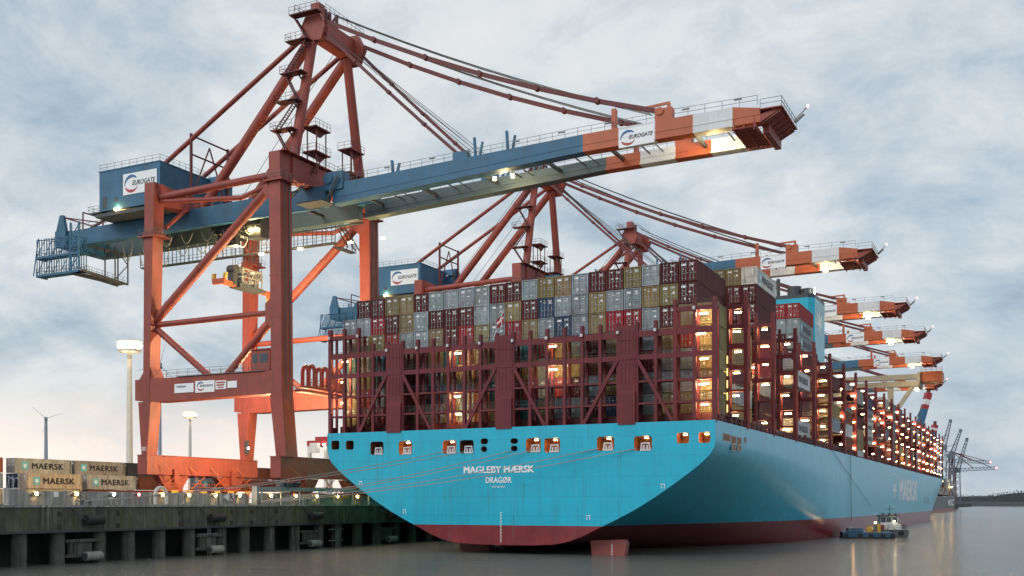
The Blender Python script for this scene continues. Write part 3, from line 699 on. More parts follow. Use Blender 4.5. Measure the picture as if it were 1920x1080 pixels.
# ------------------------------------------------------------------ the big ship
def big_ship():
    S = thing('container_ship', 'huge light blue container ship moored at the quay, seen from its flat stern', 'ship', (0, 0, 0))
    DK = 17.94
    tr = [(0, 1.3), (4, 1.33), (7.5, 1.5), (9.6, 1.95), (11.6, 2.7), (13.7, 3.75), (16.2, 4.95), (18.7, 6.25), (21.4, 7.9), (24.1, 9.75), (26.2, 11.3), (27.5, 12.35), (28.7, 13.5), (29.2, 14.4), (29.38, 15.2), (29.4, 16.5), (29.4, DK)]
    fu = [(0, -6), (6, -6), (12, -6), (18, -6), (23, -6), (26, -5.6), (28, -4.6), (29, -3), (29.4, -.5), (29.4, 2), (29.4, 4.05), (29.4, 7), (29.4, 10), (29.4, 12.5), (29.4, 14.5), (29.4, 16.5), (29.4, DK)]
    ys = [0, .5, 1.2, 2, 3, 4.5, 6, 8, 11, 14, 18, 22, 27, 32, 38, 45, 53, 62, 72, 84, 98, 115, 135, 160, 200, 240, 280, 310, 330, 345, 360, 375, 390, 405, 418, 430, 442, 454, 466, 478, 490, 502, 512, 520, 526]
    def sec(y):
        k = min(1, y / 125.0); s = k * k * (3 - 2 * k); s = s ** 0.85 if s > 0 else 0
        out = []
        for (xa, za), (xb, zb) in zip(tr, fu):
            x = xa + (xb - xa) * s; z = za + (zb - za) * s
            f = max(0, min(1, (z + 2) / 20.0)); ya = 330 + 95 * f ** 1.3; yb = 505 + 22 * f
            if y > ya: x *= max(0.004, 1 - ((y - ya) / (yb - ya)) ** (1.9 + .5 * f)) if y < yb else 0.004
            if z > 16 and y > 430: z += (y - 430) * .018 * (1 if z > 17 else .4)
            out.append((x, z))
        return out
    mb = MB(); n = len(tr)
    secs = [sec(y) for y in ys]
    for side in (1, -1):
        vs = [(side * x, y, z) for y, s in zip(ys, secs) for x, z in s]
        fs = []
        for i in range(len(ys) - 1):
            for j in range(n - 1):
                a = i * n + j; q = (a, a + n, a + n + 1, a + 1); fs.append(q if side > 0 else q[::-1])
        mb.add(vs, fs)
    hull = mb.build('hull', 'hull_paint', S, (0, 0, 0), True)
    # deck plate
    mb = MB()
    for i in range(len(ys) - 1):
        (xa, za), (xb, zb) = secs[i][-1], secs[i + 1][-1]
        mb.add([(-xa, ys[i], za - .25), (xa, ys[i], za - .25), (xb, ys[i + 1], zb - .25), (-xb, ys[i + 1], zb - .25)], [(0, 1, 2, 3)])
    mb.build('deck', 'deck_red', S)
    # transom with its mooring openings cut out
    ports = [(-28.75, -27.36, 15.41, 16.8, 0), (-26.16, -24.78, 15.35, 16.73, 0), (-21.83, -19.56, 14.47, 16.45, 1), (-16.96, -14.72, 14.41, 16.4, 3), (-9.66, -7.47, 14.37, 16.32, 3), (-6.91, -4.71, 14.35, 16.28, 1),
             (-3.62, -2.46, 15.59, 16.46, 0), (-3.54, -2.63, 14.49, 15.31, 4), (0.98, 2.12, 15.55, 16.33, 0), (1.07, 2.04, 14.5, 15.28, 4), (3.32, 5.55, 14.27, 16.27, 3), (6.06, 8.36, 14.21, 16.19, 3),
             (13.62, 16.03, 14.26, 16.16, 3), (18.74, 21.18, 14.14, 16.11, 3), (24.46, 26.06, 15.0, 16.37, 2), (27.3, 28.79, 14.99, 16.38, 2)]
    def rr(x0, x1, z0, z1, rad, k=4):
        pts = []
        for cx, cz, a in ((x1 - rad, z1 - rad, 0), (x0 + rad, z1 - rad, 90), (x0 + rad, z0 + rad, 180), (x1 - rad, z0 + rad, 270)):
            for i in range(k + 1): t = R(a + 90 * i / k); pts.append((cx + rad * math.cos(t), cz + rad * math.sin(t)))
        return pts
    cu = bpy.data.curves.new('tmp', 'CURVE'); cu.dimensions = '2D'; cu.fill_mode = 'BOTH'
    def spl(pts):
        s = cu.splines.new('POLY'); s.points.add(len(pts) - 1); s.use_cyclic_u = True
        for p, (a, b) in zip(s.points, pts): p.co = (a, b, 0, 1)
    spl([(x, z) for x, z in tr] + [(-x, z) for x, z in reversed(tr[1:])])
    rads = []
    for p in ports:
        rad = min(p[1] - p[0], p[3] - p[2]) * (.48 if p[4] == 4 or p[3] - p[2] < 1 else .2); rads.append(rad); spl(rr(*p[:4], rad))
    ob = bpy.data.objects.new('tmp', cu); C.objects.link(ob); bpy.context.view_layer.update()
    me = bpy.data.meshes.new_from_object(ob.evaluated_get(bpy.context.evaluated_depsgraph_get()))
    vs = [(v.co.x, -.001, v.co.y) for v in me.vertices]; fs = [list(p.vertices) for p in me.polygons]
    bpy.data.objects.remove(ob); bpy.data.curves.remove(cu); bpy.data.meshes.remove(me)
    mb = MB(); mb.add(vs, fs); mb.build('transom', 'hull_paint', S)
    # raised weld line round the transom edge
    mb = MB(); ed = [(x, -.02, z) for x, z in tr]
    for a, b in zip(ed, ed[1:]):
        for s in (1, -1): mb.beam((a[0] * s, a[1], a[2]), (b[0] * s, b[1], b[2]), .10, .10)
    mb.build('edge_bead', 'hull_paint', S)
    for p, rad in zip(ports, rads):
        pts = rr(*p[:4], rad); n2 = len(pts); dep = 2.6
        mb = MB()
        mb.add([(x, 0, z) for x, z in pts] + [(x, dep, z) for x, z in pts], [(i, (i + 1) % n2, n2 + (i + 1) % n2, n2 + i) for i in range(n2)] + [tuple(range(n2, 2 * n2))])
        o = mb.build('mooring_port', 'port_inside', S)
        w = p[1] - p[0]
        if p[4] in (1, 3):
            mb = MB(); xc = (p[0] + p[1]) / 2 + w * .14; z = p[2]
            mb.beam((xc - .62, -.02, z + .08), (xc - .5, -.02, z + 1.0), .14); mb.beam((xc + .62, -.02, z + .08), (xc + .5, -.02, z + 1.0), .14)
            mb.beam((xc - .58, -.02, z + 1.02), (xc + .58, -.02, z + 1.02), .16); mb.beam((xc - .7, -.02, z + .12), (xc + .7, -.02, z + .12), .2)
            mb.tube((xc - .2, -.05, z + .2), (xc - .2, -.05, z + .75), .13, 8); mb.tube((xc + .25, -.05, z + .2), (xc + .25, -.05, z + .75), .13, 8)
            mb.build('fairlead', 'stripe_white', o)
        if p[4] in (2, 3):
            mb = MB(); xl = p[0] + w * .68; mb.box(xl - .22, xl + .22, .1, .3, p[3] - .32, p[3] - .18); mb.build('lamp', 'lamp_warm', o)
        if p[4] == 4:
            mb = MB(); mb.tube(((p[0] + p[1]) / 2, -.08, (p[2] + p[3]) / 2), ((p[0] + p[1]) / 2, .05, (p[2] + p[3]) / 2), .56, 18, caps=False)
            mb.build('ring', 'stripe_white', o)
    # writing on the transom
    B = (1, 0, 0); U = (0, 0, 1)
    put_text('lettering', 'MAGLEBY MÆRSK', (-6.2, -.03, 11.5), B, U, 10.7, .95, 'white', S, bold=0, space=1.05, fat=.6)
    put_text('lettering', 'DRAGØR', (-2.8, -.03, 10.05), B, U, 4.0, .86, 'white', S, bold=.02)
    put_text('lettering', 'IMO 9619957', (-1.8, -.03, 9.35), B, U, 2.0, .28, 'white', S, bold=.01)
    mb = MB()
    for i in range(22): mb.box(-.55, -.55 + (.22 if i % 2 else .12), -.05, -.03, 1.6 + i * .2, 1.7 + i * .2)
    for x, z in ((-16, 5.9), (12.4, 5.2), (22.6, 9.4), (-23.6, 10.2)):
        mb.box(x - .3, x + .3, -.05, -.03, z + .25, z + .33); mb.box(x + .2, x + .28, -.05, -.03, z - .3, z + .25); mb.box(x - .2, x - .12, -.05, -.03, z - .3, z + .1)
    mb.build('draught_marks', 'white', S)
    # writing on the starboard side
    put_text('lettering', 'MAERSK', (29.4, 236, 8.2), (0, 1, 0), U, 60, 6.4, 'white', S, bold=0, space=1.1, fat=1.2)
    mb = MB(); star(mb, (29.4, 221, 11.4), (0, 1, 0), U, 3.7, .03, sx=2.1, inner=.25); mb.build('emblem', 'white', S)
    mb = MB()
    for q in (211, 227): mb.box(29.41, 29.44, q, q + 1.2, 15.2, 15.5)
    mb.box(29.41, 29.44, 214, 226, 15.6, 15.75); mb.box(29.41, 29.44, 214, 226, 6.1, 6.25)
    mb.build('marks', 'white', S)
    for y0, y1, z0, z1 in ((4.3, 8.5, 15.4, 16.5), (9.1, 11.9, 14.3, 16.4), (12.6, 15.3, 14.4, 16.4), (17.1, 18.4, 15.7, 16.6)):
        mb = MB(); mb.box(29.405, 29.44, y0, y1, z0, z1, 1); mb.box(29.441, 29.45, y0 + .2, y1 - .2, z0 + .12, z1 - .12, 0); mb.build('side_port', ['port_inside', 'galv'], S)
    mb = MB()
    for y0 in (9.6, 13.2):
        mb.beam((29.47, y0, 14.5), (29.47, y0 + .3, 15.3), .1); mb.beam((29.47, y0 + 1.7, 14.5), (29.47, y0 + 1.4, 15.3), .1); mb.beam((29.47, y0 + .2, 15.3), (29.47, y0 + 1.5, 15.3), .12)
    mb.build('side_fairlead', 'stripe_white', S)
    mb = MB()   # anchor recess outline near the bow
    for a, b in (((29.42, 330, 9.4), (29.42, 345, 9.4)), ((29.42, 330, 7.4), (29.42, 345, 7.4)), ((29.42, 330, 7.4), (29.42, 330, 9.4)), ((29.42, 345, 6.4), (29.42, 345, 9.4))): mb.beam(a, b, .12)
    mb.build('anchor_frame', 'ship_black', S)
    # lines hanging down the starboard side
    mb = MB(); mb.tube((29.6, 125, 18.2), (29.75, 125, 3), .06, 6); mb.build('side_line', 'wire', S)
    mb = MB(); mb.tube((29.55, 97, 18.2), (29.75, 160, 6.5), .04, 6); mb.build('side_line', 'wire', S)
    # rudders and skegs
    for s in (-1, 1):
        mb = MB(); xs = 14.1 if s > 0 else -8.3
        mb.prism([(-2.5, 2.0), (2.3, 2.2), (2.6, 1.7), (1.9, -3), (-2.0, -3)], 'y', 3.2 if s > 0 else 8.0, 4.6 if s > 0 else 9.4)
        mb.v = [(x + xs, y, z) for x, y, z in mb.v]
        mb.build('rudder', 'rudder_red' if s > 0 else 'deck_red', S)  # left rudder darker: its shade under the counter is put into the colour
        mb = MB(); mb.prism([(xs - 1.3, -.3), (xs + 1.3, -.3), (xs + 1.0, -4), (xs - 1.0, -4)], 'y', 14, 40); mb.build('skeg', 'hull_paint', S)
    mb = MB()
    for i in range(9): mb.box(14.6, 14.6 + (.2 if i % 2 else .12), 3.17, 3.19, -.1 + i * .2, 0 + i * .2)
    mb.build('draught_marks', 'white', S)
    # hatch coamings, pedestals and rail along the side
    mb = MB()
    for i, b in enumerate(BR[:-1]):
        mb.box(-28.9, 28.6, b + 2.4, min(b + 17.4, 440), 17.75, 19.12)
    mb.build('hatch_covers', 'deck_red', S)
    mb = MB(); rnd = random.Random(2)
    mb.rail([(29.25, 2.5, 17.7), (29.25, 425, 17.7)], 1.25, 1.9, .07)
    for y in range(4, 420, 3):
        h = rnd.uniform(.4, 1.7); mb.box(28.75, 29.15, y, y + rnd.uniform(.5, 1.6), 17.7, 17.9 + h)
    mb.build('side_railing', 'deck_red', S)
    mb = MB(); mb.box(28.9, 29.3, 137, 150, 18.2, 19.6); mb.build('gangway', 'galv', S)
    # lashing bridges
    X = [-29.2 + 58.4 / 23 * i for i in range(24)]
    budget = [84]; rest = MB(); lr = random.Random(17)
    def lamp(br, x, y, z, nm='lamp'):
        m2 = MB() if budget[0] > 0 else rest
        hw = lr.uniform(.26, .46) * (1.35 if y < 100 else 1); z += lr.uniform(-.12, .06); x += lr.uniform(-.25, .25) if x < 28.5 else 0
        q = lr.choice((0, 1, 1, 2))
        m2.box(x - hw, x + hw, y - .12, y + .12, z - .09, z + .06, q)
        if budget[0] > 0: m2.m = [0] * 6; m2.build('lamp', ('lamp_dim', 'lamp_warm', 'lamp_bright')[q], br)
        budget[0] -= 1
    for k, y in enumerate(BR):
        stern = k == 0
        if y > 440: break
        mb = MB()
        outer = 33.9 if stern else 37.4
        for i, x in enumerate(X):
            if not stern and 4 < i < 18 and k > 3: continue
            top = outer if i in (0, 1, 2, 21, 22, 23) else (31.4 if stern else 34.6)
            wd = .42 if i not in (0, 23) else .55
            mb.box(x - wd / 2, x + wd / 2, y - .25, y + .35, 17.7, top)
            if k < 3 or i > 18: mb.box(x - .17, x + .17, y + 1.7, y + 2.0, 17.7, top - 1)
            if k == 0: mb.box(x - .05, x + .05, y + .36, y + 1.69, 17.7, 18.9)
        lv = [20.45, 23.4, 26.65, 29.75] + ([] if stern else [])
        a0, a1 = X[0], X[23]
        for z, h in zip(lv, (.28, .28, .7, .85)):
            if k <= 3 or True:
                mb.box(a0, a1, y - .18, y + .12, z - h / 2, z + h / 2); mb.box(a0 + .3, a1 - .3, y + .14, y + 2.3, z - .06, z + .02)
        for z in ([32.6] if stern else [32.6, 35.4]):
            for i0, i1 in ((0, 2), (21, 23)): mb.box(X[i0], X[i1], y - .18, y + .12, z - .3, z + .3); mb.box(X[i0], X[i1], y + .14, y + 1.7, z - .06, z + .02)
            if not stern: mb.box(a0, a1, y - .17, y + .11, z - .25, z + .25)
        br = mb.build('lashing_bridge', 'bridge_red', S)
        mb = MB()
        for z in lv + [32.6]:
            for i in range(23):
                if not stern and k > 4 and i < 20: continue
                if stern and i in (4, 11, 18): continue
                if z > 32 and not (i < 2 or i > 20): continue
                mb.rail([(X[i] + .25, y - .1, z + .1), (X[i + 1] - .25, y - .1, z + .1)], 1.0, .85, .035)
                if rnd.random() < .5: mb.beam((X[i] + .3, y + .6, z + .15), (X[i + 1] - .3, y + .6, z + rnd.uniform(.2, 1.4)), .05)
        mb.build('railing', 'dark_steel' if stern else 'bridge_red', br)
        if stern:
            for i in (4, 11, 18):
                mb = MB(); x0, x1 = X[i] + .1, X[i + 1] - .1
                mb.box(x0, x1, y - .34, y + .3, 22.2, 31.0); mb.box(x0, x1, y - .34, y + .3, 17.7, 21.4)
                mb.prism([(y - .34, 22.2), (y - .34 - .25, 21.9), (y - .34 - .25, 17.7), (y - .34, 17.7)], 'x', x0, x1)
                for q in range(4):
                    xx = x0 + .35 + q * (x1 - x0 - .7) / 3; mb.box(xx - .05, xx + .05, y - .40, y - .341, 23.2, 26.0); mb.box(xx - .05, xx + .05, y - .40, y - .341, 27.2, 30.4)
                mb.box(x0, x1, y - .42, y - .341, 26.4, 26.6); mb.box(x0, x1, y - .42, y - .341, 29.0, 29.1)
                mb.build('panel', 'bridge_red', br)
                for s in (-1, 1):
                    xa = X[i] - .1 if s < 0 else X[i + 1] + .1
                    mb = MB(); mb.beam((xa, y - .3, 26.4), (xa + s * 4.7, y - .3, 18.0), .3, .45); mb.build('brace', 'bridge_red', br)
            for i, x in enumerate(X):
                mb = MB(); mb.tube((x, y - .5, 29.9 if 2 < i < 21 else 32.4), (x, y - .5, 30.3 if 2 < i < 21 else 32.8), .2, 8)
                if i % 2 == 0: mb.build('floodlight', 'stripe_white', br)
            for x, z in ((-27.4, 29.1), (-27.4, 26.0), (-27.4, 22.9), (-7.8, 29.2), (-7.8, 22.9), (-7.8, 20.3), (6.7, 29.3), (6.7, 26.06), (27.5, 32.1), (27.5, 29.4), (27.5, 26.1), (27.5, 22.9), (27.5, 20.2)):
                lamp(br, x, y + .9, z - .1)
        else:
            for z in (20.1, 22.9, 26.1, 29.3, 32.2, 35.0):
                if rnd.random() < .93: f = k >= 6 and rnd.random() < .45; lamp(br, 28.75 if f else 27.7 if k < 6 else 28.4, y + (-.45 if f else .75), z - .12)
                if (k > 6 and rnd.random() < .5) or (1 < k < 5 and z < 33 and rnd.random() < .35): lamp(br, 25.6, y + .75, z - .3)
    o = rest.build('lamp', ['lamp_dim', 'lamp_warm', 'lamp_bright'], S); o['kind'] = 'stuff'
    # lit stair tower between the stern stack and the second bridge
    mb = MB(); 
    for i in range(6):
        z = 18 + i * 1.7; mb.box(26.5, 28.0, 13.2, 13.35, z + .15, z + 1.2, 1); mb.box(26.3, 28.2, 13.4, 14.6, z, z + .12, 0)
    for x in (26.35, 28.15): mb.box(x - .08, x + .08, 13.15, 13.39, 17.7, 29)
    mb.build('stair_tower', ['bridge_red', 'stair_glow'], S)  # panels glow in place of lamplight falling on the stairs
    for y in (15, 60, 120): pass
    # yellow-lit shelter in the gap of the sixth stack
    mb = MB(); mb.box(24.0, 28.0, BR[5] + 6, BR[5] + 12, 17.9, 33.5); 
    for i in range(5): mb.box(23.9, 28.1, BR[5] + 5.9, BR[5] + 12.1, 19.5 + 3 * i, 19.65 + 3 * i)
    mb.build('deck_shelter', 'cream', S)
    for z in (19, 22.5, 26, 29.5): pass
    # funnel
    mb = MB(); x0, x1, y0, y1 = 11.0, 25.2, 104, 118
    pts = [(x0, y0), (x1 - 1.2, y0), (x1, y0 + 1.2), (x1, y1), (x0, y1)]
    mb.prism(pts, 'z', 19, 50.3); f = mb.build('funnel', 'hull_paint', S)
    mb = MB(); mb.prism([(a + (.0), b) for a, b in pts], 'z', 50.302, 51.1)
    for x, r, h in ((17.5, .4, 55.2), (20.8, 1.45, 53.2), (23.4, 1.1, 52.6), (14.2, .8, 52)): mb.tube((x, y0 + 3, 51), (x, y0 + 3, h), r, 14)
    mb.build('exhaust', 'ship_black', f, (0, 0, 0), True)
    mb = MB()
    for i in range(7): mb.box(15.2, 19.6, y0 - .08, y0 - .01, 46.6 + i * .4, 46.8 + i * .4)
    mb.build('louvre', 'dark_steel', f)
    mb = MB(); star(mb, (25.2, 111, 45.8), (0, 1, 0), U, 3.4, .03, sx=1.3); mb.build('emblem', 'white', f)
    mb = MB(); mb.tube((25, 106, 51.1), (25, 106, 52.4), .12, 8); mb.build('lamp', 'lamp_white', f)
    # bow bulwark and foremast
    mb = MB()
    for s in (-1, 1):
        vs = []
        for y in (440, 454, 466, 478, 490, 502, 512, 520, 526):
            x, z = sec(y)[-1]; vs += [(s * x, y, z - .1), (s * (x + .5), y + 1, z + 3.2 * min(1, (y - 436) / 30))]
        mb.add(vs, [(2 * i, 2 * i + 2, 2 * i + 3, 2 * i + 1) for i in range(8)])
    mb.build('bulwark', 'hull_paint', S)
    return S
emit('stair_glow', (1, .6, .18), 2.2)  # lamplight on the stair panels as surface glow, no fixture
SHIP = big_ship()

def stern_flag():
    t = thing('ensign_flag', 'red flag with a white cross hanging from a staff at the stern', 'flag', (0.3, -.6, 30.3))
    mb = MB(); mb.tube((-1.5, -.5, 30.3), (.55, -1.2, 34.4), .04, 6); mb.build('flagstaff', 'white', t, t.location)
    mb = MB(); n = 10; m = 8; grid = {}
    for i in range(n + 1):
        for j in range(m + 1):
            u, v = i / n, j / m
            grid[i, j] = len(mb.v); mb.v.append((.45 - 1.0 * u + .08 * math.sin(v * 9 + u * 3), -1.15 + .12 * math.sin(u * 11 + v * 2), 34.0 - 1.5 * v - .9 * u))
    for i in range(n):
        for j in range(m):
            mb.f.append([grid[i, j], grid[i + 1, j], grid[i + 1, j + 1], grid[i, j + 1]]); mb.m.append(1 if i in (3,) or j == 3 else 0)
    mb.build('cloth', ['red', 'white'], t, t.location, True)
stern_flag()

def ropes():
    A = [((-9.0, -.1, 14.75), (-34.4, -47.9, 7.4), 'upper one to the left bollards'), ((-6.2, -.1, 14.6), (-34.4, -46.6, 7.4), 'lower one to the left bollards'),
         ((1.2, -.1, 14.6), (-34.4, -11.4, 7.4), 'upper of four to the steel beam'), ((4.2, -.1, 14.55), (-34.4, -11.5, 7.3), 'second of four to the steel beam'),
         ((13.9, -.1, 14.6), (-34.4, -11.3, 7.3), 'third of four to the steel beam'), ((19.2, -.1, 14.5), (-34.4, -11.2, 7.2), 'lowest of four to the steel beam')]
    for a, b, w in A:
        a = Vector(a); b = Vector(b)
        L = (a - b).length; pts = []
        for i in range(17):
            t = i / 16; p = a.lerp(b, t); p.z -= .028 * L * 4 * t * (1 - t) * .55; pts.append(p)
        mb = MB(); mb.path(pts, .06, 6)
        o = mb.build('mooring_rope', 'rope', None, b); tag(o, f'pale mooring rope from the stern, {w}', 'rope', 'mooring ropes from the stern to the quay')
ropes()

# ------------------------------------------------------------------ gantry cranes
RED, BLU = 'crane_red', 'crane_blue'
def build_crane():
    O = Vector((-38, 14.2, 7.0))
    T = thing('gantry_crane', 'nearest red and blue container gantry crane, its boom reaching over the stern', 'crane', O, 'red and blue gantry cranes along the quay')
    def P(mb, name, m, parent=T, smooth=False): return mb.build(name, m, parent, O, smooth)
    def taper_box(mb, lo, hi, mi=0):
        (a, b, c, d, z0), (e, f, g, h, z1) = lo, hi
        mb.add([(a, c, z0), (b, c, z0), (b, d, z0), (a, d, z0), (e, g, z1), (f, g, z1), (f, h, z1), (e, h, z1)],
               [(3, 2, 1, 0), (4, 5, 6, 7), (0, 1, 5, 4), (1, 2, 6, 5), (2, 3, 7, 6), (3, 0, 4, 7)], mi)
    NY = ((-1.5, 1.75), (26.5, 29.75))
    for y0, y1 in NY:
        # waterside leg
        mb = MB(); taper_box(mb, (-38.1, -36.15, y0, y1, 14.5), (-39.3, -37.0, y0, y1, 24.3)); taper_box(mb, (-39.0, -37.0, y0, y1, 24.3), (-39.5, -37.4, y0, y1, 62.6))
        mb.box(-40.3, -36.6, y0 - .6, y1 + .6, 57.9, 58.15)
        mb.box(-39.7, -37.2, y0 - .12, y1 + .12, 58.16, 59.6)
        for z in (30, 36.5, 43, 49.5): mb.box(-39.53 + (57 - z) * .008, -36.97 - (z - 24) * .009, y0 - .03, y1 + .03, z, z + .14)
        lg = P(mb, 'leg', RED)
        mb = MB()
        for dx in (0, .5): mb.beam((-36.85 - dx * 0 , y0 + .9 + dx, 15), (-37.2, y0 + .9 + dx, 57.8), .07)
        for q in range(70): z = 15.3 + q * .6; mb.beam((-36.84 - (z - 15) * .008, y0 + .9, z), (-36.84 - (z - 15) * .008, y0 + 1.4, z), .05)
        mb.tube((-36.85, y0 + 2.4, 15), (-37.2, y0 + 2.4, 57.5), .09, 6); P(mb, 'leg_ladder', 'rail_grey', lg)
        mb = MB(); mb.prism([(-39.0, 40.2), (-40.6, 38.9), (-40.6, 36.0), (-39.0, 34.2)], 'y', y0 + .6, y0 + 2.4); P(mb, 'gusset', RED, lg)
        mb = MB(); mb.prism([(-39.4, 58.3), (-40.9, 57.6), (-40.9, 56.4), (-39.4, 55.0)], 'y', y0 + .6, y0 + 2.4); P(mb, 'gusset', RED, lg)
        mb = MB(); mb.rail([(-40.2, y0 - .5, 58.15), (-36.7, y0 - .5, 58.15), (-36.7, y1 + .5, 58.15)], 1.1, 1.2, .05); P(mb, 'platform_railing', 'rail_grey', lg)
        # landside leg
        mb = MB(); b1 = y1 - .6; taper_box(mb, (-65.7, -64.5, y0, b1, 15.3), (-66.4, -63.6, y0, b1, 24.3)); taper_box(mb, (-65.35, -64.05, y0, b1, 24.3), (-65.0, -62.9, y0, b1, 61.2))
        mb.box(-66.0, -62.0, y0 - .5, b1 + .5, 52.0, 52.25); mb.box(-65.3, -62.8, y0 - .2, b1 + .2, 52.26, 53.0)
        lg = P(mb, 'leg', RED)
        mb = MB(); mb.rail([(-65.9, y0 - .4, 52.25), (-62.1, y0 - .4, 52.25), (-62.1, b1 + .4, 52.25)], 1.1, 1.2, .05); P(mb, 'platform_railing', 'rail_grey', lg)
        # portal beam between the legs
        mb = MB(); mb.prism([(-67.15, 28.1), (-67.15, 24.6), (-62.6, 24.2), (-38.0, 24.5), (-37.05, 24.5), (-37.05, 28.15), (-39.2, 28.1), (-63.4, 28.1)], 'y', y0 + .05, y1 - .1)
        mb.prism([(-63.95, 28.1), (-62.9, 28.1), (-63.95, 30.2)], 'y', y0 + .2, y1 - .4); mb.prism([(-65.2, 28.1), (-65.2, 29.6), (-66.4, 28.1)], 'y', y0 + .2, y1 - .4)
        pb = P(mb, 'portal_beam', RED)
        mb = MB(); mb.box(-58, -40.3, y0 - .25, y1, 28.12, 28.2); mb.rail([(-62.6, y0 + .1, 28.1), (-39.9, y0 + .1, 28.1)], 1.25, 2.2, .055); mb.rail([(-62.6, y1 - .3, 28.1), (-39.9, y1 - .3, 28.1)], 1.25, 2.2, .055); P(mb, 'railing', 'rail_grey', pb)
        # braces
        yc = (y0 + y1) / 2
        for a, b, r in (((-63.9, 38.2), (-40.5, 57.4), .78), ((-63.9, 37.4), (-40.4, 37.5), .5), ((-63.6, 36.6), (-52.5, 28.1), .55), ((-40.0, 36.2), (-48.9, 28.1), .6), ((-62.9, 58.9), (-39.5, 59.4), .62), ((-62.9, 58.2), (-46, 56.6), .4), ((-46, 56.6), (-39.4, 58.2), .4)):
            mb = MB(); mb.tube((a[0], yc, a[1]), (b[0], yc, b[1]), r, 16)
            if r == .78:
                for t in (.12, .4, .68):
                    c = Vector((a[0], yc, a[1])).lerp(Vector((b[0], yc, b[1])), t); d = Vector((b[0] - a[0], 0, b[1] - a[1])).normalized() * .12; mb.tube(c - d, c + d, r + .07, 16)
            P(mb, 'brace', RED, T, True)
    # sill beams and travel gear
    for x0, x1, z0, z1, who in ((-66.2, -64.1, 12.05, 15.25, 0), (-38.9, -36.95, 11.2, 14.45, 1)):
        mb = MB(); mb.box(x0, x1, -1.9, 28.6 + 1.3, z0, z1); mb.box(x0 - .1, x1 + .1, -2.0, 30.0, z1 + .003, z1 + .13)
        sb = P(mb, 'sill_beam', RED)
        mb = MB()
        for y in (5.5, 22):
            mb = MB(); mb.box(x0 + .1, x1 + .35, y - .7, y + .7, z0 - 1.5, z0 + 1.0); mb.prism([(y - 4.2, z0 - .1), (y + 4.2, z0 - .1), (y + 1.5, z0 - 3.2), (y - 1.5, z0 - 3.2)], 'x', x0 + .4, x1 - .3); P(mb, 'equaliser', RED, sb)
        for y in (1.2, 4.2, 7.2, 10.2, 17.5, 20.5, 23.5, 26.5):
            mb = MB(); mb.box(x0 + .5, x1 - .4, y - 1.2, y + 1.2, 7.7, 8.9); mb.tube((x0 + .4, y - .6, 7.45), (x1 - .3, y - .6, 7.45), .43, 14); mb.tube((x0 + .4, y + .6, 7.45), (x1 - .3, y + .6, 7.45), .43, 14); P(mb, 'bogie', 'dark_steel', sb)
        mb = MB()
        for y in (1, 9, 15, 23): mb.beam((x1 + .1, y, z0 + 1.6), (x1 + 1.0, y + 1.4, z0 + .2), .1); mb.beam((x1 + .2, y + 1.4, z0 + .1), (x1 + .9, y + 3.6, z0 - 2.2), .12); mb.beam((x1 + .9, y + 3.6, z0 - .2), (x1 + .3, y, z0 - 2.6), .12)
        mb.box(x1 + .1, x1 + 1.1, 0, 29, z0 - 2.75, z0 - 2.6); mb.rail([(x1 + 1.1, 0, z0 - 2.6), (x1 + 1.1, 29, z0 - 2.6)], 1.1, 1.5, .06); P(mb, 'service_frame', 'stripe_orange', sb)
        for y in (3, 7, 11, 15, 19, 24): mb = MB(); mb.box(x1 + 1.12, x1 + 1.2, y, y + 1.8, z0 - 3.2, z0 - 2.7); P(mb, 'warning_plate', 'yellow', sb)
    # cross beams at leg tops
    mb = MB(); mb.box(-39.3, -37.1, 1.76, 26.49, 58.9, 62.4); mb.box(-39.5, -36.4, -1.3, 29.5, 62.61, 62.7); xb = P(mb, 'cross_beam', RED)
    mb = MB(); mb.rail([(-36.5, -1.2, 62.7), (-36.5, 29.4, 62.7)], 1.1, 1.6, .05); P(mb, 'railing', 'rail_grey', xb)
    mb = MB(); mb.box(-64.9, -63.0, 1.16, 26.49, 58.0, 61.1); P(mb, 'cross_beam', RED)
    for y in (2.0, 26): 
        mb = MB(); mb.tube((-63.4, y, 54.2), (-62.9, y + (5 if y < 10 else -5), 58.4), .35, 10); P(mb, 'strut', RED, T, True)
    # girders: near y 8-9.7, far 18.5-20.2
    for g, (y0, y1) in enumerate(((8.0, 9.7), (18.5, 20.2))):
        mb = MB(); mb.prism([(-92, 55.2), (-92, 58.2), (-35, 59.0), (-35, 55.75)], 'y', y0, y1); mb.box(-90, -35, y0 - .25 if g == 0 else y1, y0 if g == 0 else y1 + .25, 55.3, 55.6)
        gr = P(mb, 'girder', (BLU, 'girder_grey')[g])
        mb = MB(); mb.rail([(-91, y0 + .2, 58.2), (-40, y0 + .2, 58.95)], 1.1, 2, .05); P(mb, 'railing', 'rail_grey', gr)
        # boom, striped towards its tip
        xs = [-33.5, 8.8, 14.05, 19.3, 24.5, 29.8, 33.4]; mis = [0, 1, 2, 1, 2, 1]
        mb = MB()
        dz = 0 if g == 0 else -.28
        zb = lambda x: dz * .4 + 55.72 + (min(x, 9) + 33.5) * .047 + max(0, x - 9) * .010
        zt = lambda x: dz * 2 + 59.0 + (min(x, 9) + 33.5) * .029 + max(0, x - 9) * .012
